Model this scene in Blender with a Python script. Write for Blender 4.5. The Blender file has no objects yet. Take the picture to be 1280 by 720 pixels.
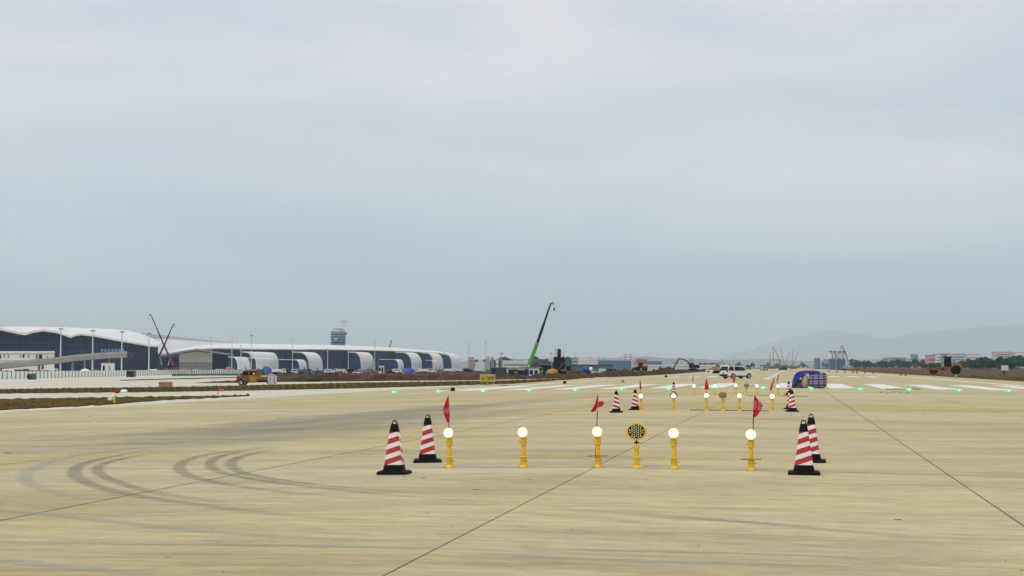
import bpy, bmesh, math, random
from mathutils import Vector, Matrix, noise as mnoise
random.seed(7)
R = math.radians
sc = bpy.context.scene
col = sc.collection

# ---------------------------------------------------------------- camera
F = 1900.0                      # focal length in photo pixels (1280 wide)
PITCH = math.atan(99.0 / F)
YAW = math.atan(347.0 / F * math.cos(PITCH))
CAMZ = 1.52
CAM = Vector((0, 0, CAMZ))
RIGHT = Vector((math.cos(YAW), math.sin(YAW), 0))
UP = Vector((math.sin(YAW) * math.sin(PITCH), -math.cos(YAW) * math.sin(PITCH), math.cos(PITCH)))
FWD = Vector((-math.sin(YAW) * math.cos(PITCH), math.cos(YAW) * math.cos(PITCH), math.sin(PITCH)))
cd = bpy.data.cameras.new('camera')
cam = bpy.data.objects.new('camera', cd)
col.objects.link(cam)
cam.location = CAM
cam.rotation_euler = (R(90) + PITCH, 0, YAW)
cd.sensor_width = 36
cd.lens = 36 * F / 1280
cd.clip_start = 0.1
cd.clip_end = 90000
sc.camera = cam

# ---------------------------------------------------------------- world and sun
SUN_EL, SUN_AZ = R(52), R(205)
w = bpy.data.worlds.new('World')
sc.world = w
w.use_nodes = True
nt = w.node_tree
nt.nodes.clear()
N = nt.nodes.new
out = N('ShaderNodeOutputWorld')
bg = N('ShaderNodeBackground')
bg.inputs['Strength'].default_value = 0.1
sky = N('ShaderNodeTexSky')
sky.sky_type = 'NISHITA'
sky.sun_disc = False
sky.sun_elevation = SUN_EL
sky.sun_rotation = SUN_AZ
tc = N('ShaderNodeTexCoord')
sep = N('ShaderNodeSeparateXYZ')
nt.links.new(tc.outputs['Generated'], sep.inputs[0])
ramp = N('ShaderNodeValToRGB')          # overcast vault: brighter towards the zenith
e = ramp.color_ramp.elements
e[0].position = 0.0;  e[0].color = (0.425, 0.55, 0.64, 1)
e[1].position = 1.0;  e[1].color = (1.0, 1.0, 1.0, 1)
for p_, c_ in ((0.05, (0.515, 0.62, 0.69, 1)), (0.13, (0.65, 0.692, 0.735, 1)), (0.24, (0.735, 0.735, 0.775, 1)), (0.5, (0.84, 0.85, 0.87, 1))):
    el = e.new(p_); el.color = c_
nt.links.new(sep.outputs['Z'], ramp.inputs[0])
mp = N('ShaderNodeMapping')
mp.inputs['Scale'].default_value = (2.0, 2.0, 9.0)
nt.links.new(tc.outputs['Generated'], mp.inputs[0])
cl = N('ShaderNodeTexNoise')
cl.inputs['Scale'].default_value = 1.5
cl.inputs['Detail'].default_value = 6
cl.inputs['Roughness'].default_value = 0.5
cl.inputs['Distortion'].default_value = 0.5
nt.links.new(mp.outputs[0], cl.inputs['Vector'])
cr = N('ShaderNodeValToRGB')
cr.color_ramp.elements[0].position = 0.38; cr.color_ramp.elements[0].color = (8.7, 9.05, 9.45, 1)
cr.color_ramp.elements[1].position = 0.66; cr.color_ramp.elements[1].color = (11.8, 11.2, 10.9, 1)
nt.links.new(cl.outputs['Fac'], cr.inputs[0])
mul = N('ShaderNodeMix'); mul.data_type = 'RGBA'; mul.blend_type = 'MULTIPLY'
mul.inputs['Factor'].default_value = 1
nt.links.new(ramp.outputs['Color'], mul.inputs['A'])
nt.links.new(cr.outputs['Color'], mul.inputs['B'])
mx = N('ShaderNodeMix'); mx.data_type = 'RGBA'
mx.inputs['Factor'].default_value = 0.95
nt.links.new(sky.outputs[0], mx.inputs['A'])
nt.links.new(mul.outputs['Result'], mx.inputs['B'])
nt.links.new(mx.outputs['Result'], bg.inputs['Color'])
nt.links.new(bg.outputs[0], out.inputs['Surface'])

sl = bpy.data.lights.new('sun', 'SUN')
sl.energy = 1.0
sl.angle = R(14)
sl.color = (1.0, 0.95, 0.86)
so = bpy.data.objects.new('sun', sl)
col.objects.link(so)
sdir = Vector((math.sin(SUN_AZ) * math.cos(SUN_EL), math.cos(SUN_AZ) * math.cos(SUN_EL), math.sin(SUN_EL)))
so.rotation_euler = (-sdir).to_track_quat('-Z', 'Y').to_euler()
so.location = (0, -20, 60)

vs = sc.view_settings
vs.view_transform = 'Standard'
vs.look = 'None'
vs.gamma = 1
vs.use_curve_mapping = False
vs.exposure = 0.12
try:
    sc.cycles.volume_bounces = 2
    sc.cycles.max_bounces = 6
    sc.cycles.sample_clamp_indirect = 6
    sc.cycles.use_denoising = True
    sc.cycles.filter_width = 1.5
except Exception:
    pass

# ---------------------------------------------------------------- projection helpers
XC = -2.93                      # runway centreline
def zg(x):
    """height of the pavement surface: a crowned runway, lower apron on one side"""
    if x < XC:
        u = XC - x
        if u < 30: return -0.015 * u
        if u < 95: return -0.45 - (u - 30) * 0.0165
        return -1.5225
    u = x - XC
    if u < 35: return -0.010 * u
    if u < 60: return -0.35 + (u - 35) * 0.012
    return -0.05
def ray(px, py):
    return RIGHT * ((px - 640) / F) + UP * ((360 - py) / F) + FWD
def at(px, py, d):
    return CAM + ray(px, py) * d
def G(px, py, off=0.0):
    """the ground point seen at a photo pixel"""
    r = ray(px, py)
    z = 0.0
    t = 1
    for _ in range(60):
        if r.z > -1e-5: t = 4000; break
        t = (CAMZ - z) / -r.z
        if t > 4000: t = 4000; break
        z = 0.5 * z + 0.5 * zg(r.x * t)
    p = CAM + r * t
    return Vector((p.x, p.y, zg(p.x) + off))
def gd(px, d, off=0.0):
    """ground point at a pixel column and depth"""
    p = CAM + ray(px, 459) * d
    return Vector((p.x, p.y, zg(p.x) + off))
def onX(px, X):
    return X / ray(px, 459).x
def zat(px, py, d):
    return at(px, py, d).z
def depth(p):
    return (Vector(p) - CAM).dot(FWD)

# ---------------------------------------------------------------- materials
def nn(m, t): return m.node_tree.nodes.new(t)
def lk(m, a, b): m.node_tree.links.new(a, b)
def mat(name, c, rough=0.7, metal=0.0, var=0.18, scale=3.0, bump=0.0, spec=0.5, coat=0.0, world=False, emit=None, es=0):
    m = bpy.data.materials.new(name)
    m.use_nodes = True
    b = m.node_tree.nodes['Principled BSDF']
    b.inputs['Roughness'].default_value = rough
    b.inputs['Metallic'].default_value = metal
    b.inputs['Specular IOR Level'].default_value = spec
    b.inputs['Coat Weight'].default_value = coat
    co = nn(m, 'ShaderNodeTexCoord')
    src = co.outputs['Object']
    if world:
        src = nn(m, 'ShaderNodeNewGeometry').outputs['Position']
    nz = nn(m, 'ShaderNodeTexNoise')
    nz.inputs['Scale'].default_value = scale
    nz.inputs['Detail'].default_value = 5
    nz.inputs['Roughness'].default_value = 0.65
    lk(m, src, nz.inputs['Vector'])
    rp = nn(m, 'ShaderNodeValToRGB')
    rp.color_ramp.elements[0].position = 0.3
    rp.color_ramp.elements[1].position = 0.72
    rp.color_ramp.elements[0].color = tuple(max(0, v * (1 - var)) for v in c) + (1,)
    rp.color_ramp.elements[1].color = tuple(min(1, v * (1 + var)) for v in c) + (1,)
    lk(m, nz.outputs['Fac'], rp.inputs[0])
    lk(m, rp.outputs[0], b.inputs['Base Color'])
    if bump:
        bp = nn(m, 'ShaderNodeBump')
        bp.inputs['Strength'].default_value = bump
        bp.inputs['Distance'].default_value = 0.05
        lk(m, nz.outputs['Fac'], bp.inputs['Height'])
        lk(m, bp.outputs[0], b.inputs['Normal'])
    if emit:
        b.inputs['Emission Color'].default_value = (*emit, 1)
        b.inputs['Emission Strength'].default_value = es
    return m

def ramp_node(m, fac, stops):
    r = nn(m, 'ShaderNodeValToRGB')
    el = r.color_ramp.elements
    el[0].position, el[0].color = stops[0][0], (*stops[0][1], 1)
    el[1].position, el[1].color = stops[-1][0], (*stops[-1][1], 1)
    for p, c in stops[1:-1]:
        x = el.new(p); x.color = (*c, 1)
    lk(m, fac, r.inputs[0])
    return r.outputs[0]
def noise_node(m, vec, sx, sy, sz, detail=5, rough=0.6, dist=0.0):
    mpn = nn(m, 'ShaderNodeMapping')
    mpn.inputs['Scale'].default_value = (sx, sy, sz)
    lk(m, vec, mpn.inputs[0])
    n = nn(m, 'ShaderNodeTexNoise')
    n.inputs['Scale'].default_value = 1
    n.inputs['Detail'].default_value = detail
    n.inputs['Roughness'].default_value = rough
    n.inputs['Distortion'].default_value = dist
    lk(m, mpn.outputs[0], n.inputs['Vector'])
    return n.outputs['Fac']
def mixc(m, fac, a, b, mode='MIX'):
    x = nn(m, 'ShaderNodeMix'); x.data_type = 'RGBA'; x.blend_type = mode
    if isinstance(fac, (int, float)): x.inputs['Factor'].default_value = fac
    else: lk(m, fac, x.inputs['Factor'])
    for k, v in (('A', a), ('B', b)):
        if isinstance(v, tuple): x.inputs[k].default_value = (*v, 1)
        else: lk(m, v, x.inputs[k])
    return x.outputs['Result']

def concrete_material(name, tan, grey, dark):
    """brushed runway concrete: fine broom streaks across the runway, broad patchy staining"""
    m = bpy.data.materials.new(name); m.use_nodes = True
    b = m.node_tree.nodes['Principled BSDF']
    b.inputs['Roughness'].default_value = 0.85
    b.inputs['Specular IOR Level'].default_value = 0.25
    pos = nn(m, 'ShaderNodeNewGeometry').outputs['Position']
    broad = noise_node(m, pos, 0.045, 0.09, 1, 4, 0.6, 0.6)
    band = noise_node(m, pos, 0.06, 0.7, 1, 7, 0.72, 0.3)
    streak = noise_node(m, pos, 0.75, 4.6, 1, 9, 0.82)
    fine = noise_node(m, pos, 3.4, 17.0, 1, 8, 0.85)
    spots = noise_node(m, pos, 1.6, 1.9, 1, 6, 0.7)
    base = mixc(m, ramp_node(m, broad, [(0.36, (0, 0, 0)), (0.66, (1, 1, 1))]), tan, grey)
    k1 = ramp_node(m, band, [(0.28, (0.78, 0.81, 0.88)), (0.5, (1, 1, 1)), (0.74, (1.12, 1.11, 1.08))])
    base = mixc(m, 0.9, base, k1, 'MULTIPLY')
    k2 = ramp_node(m, streak, [(0.33, (0.58, 0.60, 0.68)), (0.5, (1, 1, 1)), (0.67, (1.30, 1.29, 1.26))])
    base = mixc(m, 0.7, base, k2, 'MULTIPLY')
    k3 = ramp_node(m, fine, [(0.36, (0.55, 0.56, 0.60)), (0.5, (1, 1, 1)), (0.66, (1.32, 1.31, 1.28))])
    base = mixc(m, 0.55, base, k3, 'MULTIPLY')
    k4 = ramp_node(m, spots, [(0.24, (0.62, 0.62, 0.62)), (0.36, (1, 1, 1)), (0.8, (1.04, 1.03, 1.0))])
    base = mixc(m, 0.55, base, k4, 'MULTIPLY')
    mott = noise_node(m, pos, 0.16, 0.42, 1, 6, 0.7, 0.8)
    k6 = ramp_node(m, mott, [(0.34, (0.78, 0.78, 0.78)), (0.5, (1, 1, 1)), (0.68, (1.16, 1.15, 1.12))])
    base = mixc(m, 0.75, base, k6, 'MULTIPLY')
    oi = nn(m, 'ShaderNodeObjectInfo')
    k5 = ramp_node(m, oi.outputs['Random'], [(0, (0.95, 0.95, 0.96)), (1, (1.04, 1.035, 1.02))])
    base = mixc(m, 0.8, base, k5, 'MULTIPLY')
    lk(m, base, b.inputs['Base Color'])
    bp = nn(m, 'ShaderNodeBump'); bp.inputs['Strength'].default_value = 0.25; bp.inputs['Distance'].default_value = 0.01
    lk(m, fine, bp.inputs['Height']); lk(m, bp.outputs[0], b.inputs['Normal'])
    return m

M = {}
M['concrete'] = concrete_material('runway_concrete', (0.395, 0.322, 0.148), (0.445, 0.405, 0.265), 0)
M['taxi'] = concrete_material('taxiway_concrete', (0.50, 0.475, 0.385), (0.56, 0.54, 0.46), 0)
M['bed'] = mat('joint_sealant', (0.045, 0.042, 0.036), 0.9, world=True)

def soil_material(name, c1, c2, c3, sc_=0.25):
    m = bpy.data.materials.new(name); m.use_nodes = True
    b = m.node_tree.nodes['Principled BSDF']; b.inputs['Roughness'].default_value = 0.95
    b.inputs['Specular IOR Level'].default_value = 0.1
    pos = nn(m, 'ShaderNodeNewGeometry').outputs['Position']
    a = noise_node(m, pos, sc_, sc_, sc_ * 2, 7, 0.65, 0.3)
    f = noise_node(m, pos, sc_ * 9, sc_ * 9, sc_ * 9, 5, 0.7)
    base = ramp_node(m, a, [(0.33, c1), (0.5, c2), (0.68, c3)])
    k = ramp_node(m, f, [(0.3, (0.6, 0.6, 0.6)), (0.55, (1, 1, 1)), (0.75, (1.35, 1.3, 1.2))])
    lk(m, mixc(m, 0.8, base, k, 'MULTIPLY'), b.inputs['Base Color'])
    bp = nn(m, 'ShaderNodeBump'); bp.inputs['Strength'].default_value = 0.6; bp.inputs['Distance'].default_value = 0.3
    lk(m, f, bp.inputs['Height']); lk(m, bp.outputs[0], b.inputs['Normal'])
    return m
M['soil'] = soil_material('brown_soil', (0.036, 0.020, 0.010), (0.062, 0.035, 0.018), (0.11, 0.068, 0.038))
M['soil_dark'] = soil_material('dark_soil', (0.048, 0.028, 0.002), (0.098, 0.060, 0.007), (0.15, 0.10, 0.018), 0.6)
M['field'] = soil_material('rough_field', (0.050, 0.034, 0.018), (0.09, 0.058, 0.032), (0.075, 0.070, 0.026), 0.06)
M['grass'] = soil_material('dry_grass', (0.050, 0.044, 0.002), (0.088, 0.066, 0.004), (0.13, 0.095, 0.012), 0.35)
M['blade'] = mat('grass_blade', (0.085, 0.068, 0.004), 0.9, var=0.5, scale=0.5, world=True)
M['green_blade'] = mat('weed_blade', (0.035, 0.085, 0.03), 0.9, var=0.5, scale=0.5, world=True)
M['line'] = mat('white_marking', (0.66, 0.66, 0.62), 0.8, var=0.16, scale=1.2, world=True)
M['yellow'] = mat('yellow_paint', (0.72, 0.44, 0.012), 0.42, var=0.14, scale=9, bump=0.03)
M['yellow_dark'] = mat('yellow_paint_dull', (0.48, 0.29, 0.012), 0.5, var=0.2, scale=9)
M['black_rubber'] = mat('black_rubber', (0.0045, 0.0045, 0.005), 0.7, var=0.45, scale=14, bump=0.05, spec=0.14)
M['black'] = mat('black_plastic', (0.006, 0.006, 0.007), 0.5, spec=.2)
M['steel'] = mat('galvanised_steel', (0.42, 0.43, 0.44), 0.45, 0.6)
def lamp_material():
    """burning lamp glass: white-hot in the middle, a yellow rim painted on as its bloom"""
    m = bpy.data.materials.new('lamp_glass'); m.use_nodes = True
    b = m.node_tree.nodes['Principled BSDF']; b.inputs['Roughness'].default_value = 0.2
    b.inputs['Base Color'].default_value = (0.8, 0.7, 0.35, 1)
    co = nn(m, 'ShaderNodeTexCoord').outputs['Object']
    sb = nn(m, 'ShaderNodeVectorMath'); sb.operation = 'SUBTRACT'; lk(m, co, sb.inputs[0]); sb.inputs[1].default_value = (0, -.09, .535)
    mk = nn(m, 'ShaderNodeVectorMath'); mk.operation = 'MULTIPLY'; lk(m, sb.outputs[0], mk.inputs[0]); mk.inputs[1].default_value = (1, 0, 1)
    ln = nn(m, 'ShaderNodeVectorMath'); ln.operation = 'LENGTH'; lk(m, mk.outputs[0], ln.inputs[0])
    dv = nn(m, 'ShaderNodeMath'); dv.operation = 'DIVIDE'; lk(m, ln.outputs['Value'], dv.inputs[0]); dv.inputs[1].default_value = .080
    lk(m, ramp_node(m, dv.outputs[0], [(0, (1, .98, .86)), (.5, (1, .985, .84)), (.70, (1, .93, .48)), (1, (.98, .82, .24))]), b.inputs['Emission Color'])  # yellow outer stops paint the lamp's surrounding glow onto the glass
    st = ramp_node(m, dv.outputs[0], [(0, (1, 1, 1)), (.42, (.5, .5, .5)), (.56, (.08, .08, .08)), (.68, (.026, .026, .026)), (.84, (.0125, .0125, .0125)), (1, (.008, .008, .008))])
    ml = nn(m, 'ShaderNodeMath'); ml.operation = 'MULTIPLY'; lk(m, st, ml.inputs[0]); ml.inputs[1].default_value = 70
    lk(m, ml.outputs[0], b.inputs['Emission Strength'])
    return m
M['lamp'] = lamp_material()
M['green_lamp'] = mat('green_lamp_glass', (0.01, 0.10, 0.04), 0.3, spec=.2, emit=(0.10, 1.0, 0.40), es=0.85)
M['green_core'] = mat('green_lamp_core', (0.02, 0.2, 0.08), 0.3, spec=.2, emit=(0.36, 1.0, 0.62), es=1.4)
M['led'] = mat('led_lens', (0.62, 0.58, 0.30), 0.15, spec=0.8)
M['flag'] = mat('red_flag_cloth', (0.52, 0.006, 0.028), 0.8, var=0.15, scale=9)
M['flag_pale'] = mat('faded_flag_cloth', (0.55, 0.09, 0.09), 0.8, var=0.15, scale=9)
M['sleeve'] = mat('flag_sleeve', (0.70, 0.55, 0.58), 0.8)
M['letter'] = mat('flag_lettering', (0.66, 0.17, 0.21), 0.8)
M['bamboo'] = mat('brown_stick', (0.10, 0.065, 0.04), 0.8)
M['white'] = mat('white_paint', (0.74, 0.74, 0.72), 0.35, var=0.05, coat=0.3)
M['car_white'] = mat('car_paint_white', (0.66, 0.67, 0.65), 0.3, var=0.03, coat=0.3)
M['car_glass'] = mat('car_glass', (0.003, 0.004, 0.006), 0.1, spec=0.25, var=0.05)
M['tyre'] = mat('tyre_rubber', (0.006, 0.006, 0.006), 0.85, spec=.15)
M['rim'] = mat('alloy_rim', (0.36, 0.37, 0.38), 0.3, 0.7)
M['red_lamp'] = mat('tail_lamp_glass', (0.42, 0.01, 0.01), 0.2)
M['head_lamp'] = mat('head_lamp_glass', (0.6, 0.62, 0.65), 0.1)
M['orange'] = mat('orange_machine_paint', (0.24, 0.105, 0.010), 0.5, var=0.3, scale=2.0)
M['rust'] = mat('rusty_orange_paint', (0.16, 0.05, 0.009), 0.6, var=0.35, scale=2.5)
M['amber'] = mat('machine_yellow', (0.33, 0.17, 0.012), 0.5, var=0.25, scale=2)
M['olive'] = mat('dull_tan_paint', (0.26, 0.21, 0.11), 0.6, var=0.25)
M['arm'] = mat('brown_machine_arm', (0.075, 0.05, 0.03), 0.6)
M['green'] = mat('bright_green_paint', (0.05, 0.34, 0.04), 0.4, var=0.15, scale=0.8)
M['dkgreen'] = mat('dark_green_paint', (0.012, 0.055, 0.045), 0.5)
M['navy'] = mat('dark_navy_steel', (0.005, 0.009, 0.017), 0.6, var=0.3, scale=0.6, spec=.15)
M['crimson'] = mat('dark_crimson_paint', (0.14, 0.012, 0.05), 0.5)
M['blue'] = mat('blue_paint', (0.015, 0.06, 0.36), 0.5, var=0.15)
M['teal'] = mat('teal_paint', (0.03, 0.13, 0.18), 0.5)
M['tarp'] = mat('blue_tarpaulin', (0.006, 0.010, 0.26), 0.6, spec=.2, var=0.4, scale=4, bump=0.3)
M['sack'] = mat('buff_sackcloth', (0.40, 0.34, 0.19), 0.9, var=0.25, scale=6, bump=0.3)
M['mud'] = mat('muddy_cloth', (0.10, 0.07, 0.04), 0.95, var=0.5, scale=5)
M['shell'] = mat('white_roof_cladding', (0.66, 0.66, 0.65), 0.45, var=0.06, scale=0.12)
M['roof_grey'] = mat('grey_roof_cladding', (0.17, 0.185, 0.22), 0.5, var=0.12, scale=0.08)
M['roof_shaded'] = mat('shaded_roof_cladding', (0.50, 0.50, 0.50), 0.5, var=0.16, scale=0.06)  # white roof whose grey shading is put into the base colour
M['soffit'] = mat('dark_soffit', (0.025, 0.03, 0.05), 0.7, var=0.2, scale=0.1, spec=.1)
M['glass'] = mat('sky_tint_curtain_glass', (0.002, 0.048, 0.15), 0.35, spec=0.06, var=0.4, scale=0.06)  # blue of reflected sky and haze is put into the base colour
M['glass_dark'] = mat('dark_curtain_glass', (0.0005, 0.013, 0.075), 0.35, spec=0.03, var=0.5, scale=0.07)
M['mullion'] = mat('mullion_metal', (0.02, 0.055, 0.10), 0.6, spec=0.1)
M['wall'] = mat('pale_wall_render', (0.62, 0.61, 0.57), 0.8, var=0.08, scale=0.2)
M['wall_grey'] = mat('grey_wall_render', (0.30, 0.30, 0.30), 0.8, var=0.15, scale=0.2)
M['viaduct'] = mat('viaduct_concrete', (0.26, 0.245, 0.24), 0.85, var=0.2, scale=0.15)
M['mast'] = mat('mast_steel', (0.55, 0.57, 0.60), 0.5, 0.2)
M['fence'] = mat('pale_green_hoarding', (0.80, 0.85, 0.78), 0.7, var=0.08, scale=0.6)
M['fence_gap'] = mat('dark_fence_post', (0.03, 0.06, 0.06), 0.7)
M['crate'] = mat('weathered_timber', (0.33, 0.24, 0.15), 0.85, var=0.3, scale=3)
M['sign_yellow'] = mat('sign_face_yellow', (0.52, 0.36, 0.02), 0.5, var=0.08)
M['sign_frame'] = mat('sign_frame', (0.55, 0.48, 0.28), 0.5)
M['tower'] = mat('tower_cladding', (0.24, 0.28, 0.36), 0.5, var=0.12, scale=0.15)
M['cyan'] = mat('blue_sign_letter', (0.06, 0.24, 0.62), 0.4, emit=(0.05, 0.22, 0.60), es=0.25)
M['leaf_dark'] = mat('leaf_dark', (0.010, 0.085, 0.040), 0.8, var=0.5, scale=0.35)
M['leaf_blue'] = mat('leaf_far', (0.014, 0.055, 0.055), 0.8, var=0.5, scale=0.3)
M['bark'] = mat('bark', (0.08, 0.06, 0.045), 0.9)
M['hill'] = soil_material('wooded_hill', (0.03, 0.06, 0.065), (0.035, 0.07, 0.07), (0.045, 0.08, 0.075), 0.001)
M['pink'] = mat('pink_render', (0.50, 0.32, 0.33), 0.8)
M['brick'] = mat('dull_red_render', (0.36, 0.10, 0.09), 0.8)
M['city'] = mat('city_render', (0.52, 0.52, 0.52), 0.8, var=0.1, scale=0.1)
M['city_window'] = mat('city_window', (0.10, 0.13, 0.17), 0.3)
M['sheet_blue'] = mat('blue_sheet_roof', (0.06, 0.15, 0.26), 0.5)
M['grey'] = mat('grey_paint', (0.25, 0.26, 0.27), 0.55)
M['clod'] = mat('dry_clod', (0.15, 0.12, 0.085), 0.95, var=0.4, scale=6)
M['red_dirt'] = mat('red_clod', (0.22, 0.10, 0.06), 0.95, var=0.4, scale=6)

def cone_material():
    """reflective sleeve printed with slanting red and white bands"""
    m = bpy.data.materials.new('striped_sleeve'); m.use_nodes = True
    b = m.node_tree.nodes['Principled BSDF']; b.inputs['Roughness'].default_value = 0.38
    co = nn(m, 'ShaderNodeTexCoord').outputs['Object']
    s = nn(m, 'ShaderNodeSeparateXYZ'); lk(m, co, s.inputs[0])
    def math_(op, a, bb):
        x = nn(m, 'ShaderNodeMath'); x.operation = op
        for i, v in enumerate((a, bb)):
            if isinstance(v, (int, float)): x.inputs[i].default_value = v
            else: lk(m, v, x.inputs[i])
        return x.outputs[0]
    d = math_('SUBTRACT', s.outputs['X'], s.outputs['Y'])
    v = math_('SUBTRACT', s.outputs['Z'], math_('MULTIPLY', d, 0.36))
    fr = math_('FRACT', math_('DIVIDE', math_('ADD', v, 0.94), 0.152), 0)
    red = math_('LESS_THAN', fr, 0.54)
    nz = noise_node(m, co, 9, 9, 9, 5, 0.7)
    grime = ramp_node(m, nz, [(0.25, (0.55, 0.53, 0.48)), (0.45, (1, 1, 1)), (0.8, (1.03, 1.02, 1.0))])
    c = mixc(m, red, (0.72, 0.70, 0.66), (0.40, 0.012, 0.016))
    lk(m, mixc(m, 0.6, c, grime, 'MULTIPLY'), b.inputs['Base Color'])
    return m
M['stripe'] = cone_material()

def plaid_material():
    m = bpy.data.materials.new('plaid_woven_bag'); m.use_nodes = True
    b = m.node_tree.nodes['Principled BSDF']; b.inputs['Roughness'].default_value = 0.6
    co = nn(m, 'ShaderNodeTexCoord').outputs['Object']
    s = nn(m, 'ShaderNodeSeparateXYZ'); lk(m, co, s.inputs[0])
    def band(src, period, width, off):
        a = nn(m, 'ShaderNodeMath'); a.operation = 'ADD'; lk(m, src, a.inputs[0]); a.inputs[1].default_value = off + 10 * period
        d = nn(m, 'ShaderNodeMath'); d.operation = 'DIVIDE'; lk(m, a.outputs[0], d.inputs[0]); d.inputs[1].default_value = period
        f = nn(m, 'ShaderNodeMath'); f.operation = 'FRACT'; lk(m, d.outputs[0], f.inputs[0])
        l = nn(m, 'ShaderNodeMath'); l.operation = 'LESS_THAN'; lk(m, f.outputs[0], l.inputs[0]); l.inputs[1].default_value = width
        return l.outputs[0]
    c = mixc(m, band(s.outputs['X'], 0.40, 0.5, 0.05), (0.22, 0.18, 0.30), (0.12, 0.09, 0.20))
    c = mixc(m, band(s.outputs['Z'], 0.40, 0.45, 0.1), c, (0.17, 0.13, 0.26))
    c = mixc(m, band(s.outputs['X'], 0.40, 0.20, 0.0), c, (0.016, 0.012, 0.07))
    c = mixc(m, band(s.outputs['Z'], 0.40, 0.18, 0.0), c, (0.014, 0.010, 0.06))
    c = mixc(m, band(s.outputs['Z'], 0.20, 0.10, 0.07), c, (0.40, 0.36, 0.46))
    lk(m, c, b.inputs['Base Color'])
    return m
M['plaid'] = plaid_material()

def mark_material(name, c, strength, nx=2.0, ny=2.0):
    """a worn stain on the pavement: fades towards its edges and breaks up with noise"""
    m = bpy.data.materials.new(name); m.use_nodes = True
    b = m.node_tree.nodes['Principled BSDF']; b.inputs['Roughness'].default_value = 0.85
    b.inputs['Base Color'].default_value = (*c, 1)
    b.inputs['Specular IOR Level'].default_value = 0.2
    uv = nn(m, 'ShaderNodeUVMap').outputs[0]
    s = nn(m, 'ShaderNodeSeparateXYZ'); lk(m, uv, s.inputs[0])
    prof = ramp_node(m, s.outputs['X'], [(0.0, (0, 0, 0)), (0.28, (0.9, 0.9, 0.9)), (0.72, (0.9, 0.9, 0.9)), (1.0, (0, 0, 0))])
    ends = ramp_node(m, s.outputs['Y'], [(0.0, (0, 0, 0)), (0.18, (1, 1, 1)), (0.7, (0.8, 0.8, 0.8)), (1.0, (0, 0, 0))])
    pos = nn(m, 'ShaderNodeNewGeometry').outputs['Position']
    nz = ramp_node(m, noise_node(m, pos, nx, ny, 1, 6, 0.75), [(0.30, (0, 0, 0)), (0.62, (1, 1, 1))])
    f = mixc(m, 1.0, prof, ends, 'MULTIPLY')
    f = mixc(m, 1.0, f, nz, 'MULTIPLY')
    f = mixc(m, 1.0, f, (strength,) * 3, 'MULTIPLY')
    lk(m, f, b.inputs['Alpha'])
    return m
M['skid'] = mark_material('rubber_skid', (0.10, 0.10, 0.115), 0.50, 1.6, 9)
M['stain_grey'] = mark_material('grey_wear', (0.25, 0.26, 0.24), 0.42, 0.15, 1.2)
M['stain_blue'] = mark_material('slurry_trace', (0.40, 0.42, 0.42), 0.55, 0.3, 6)

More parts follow.
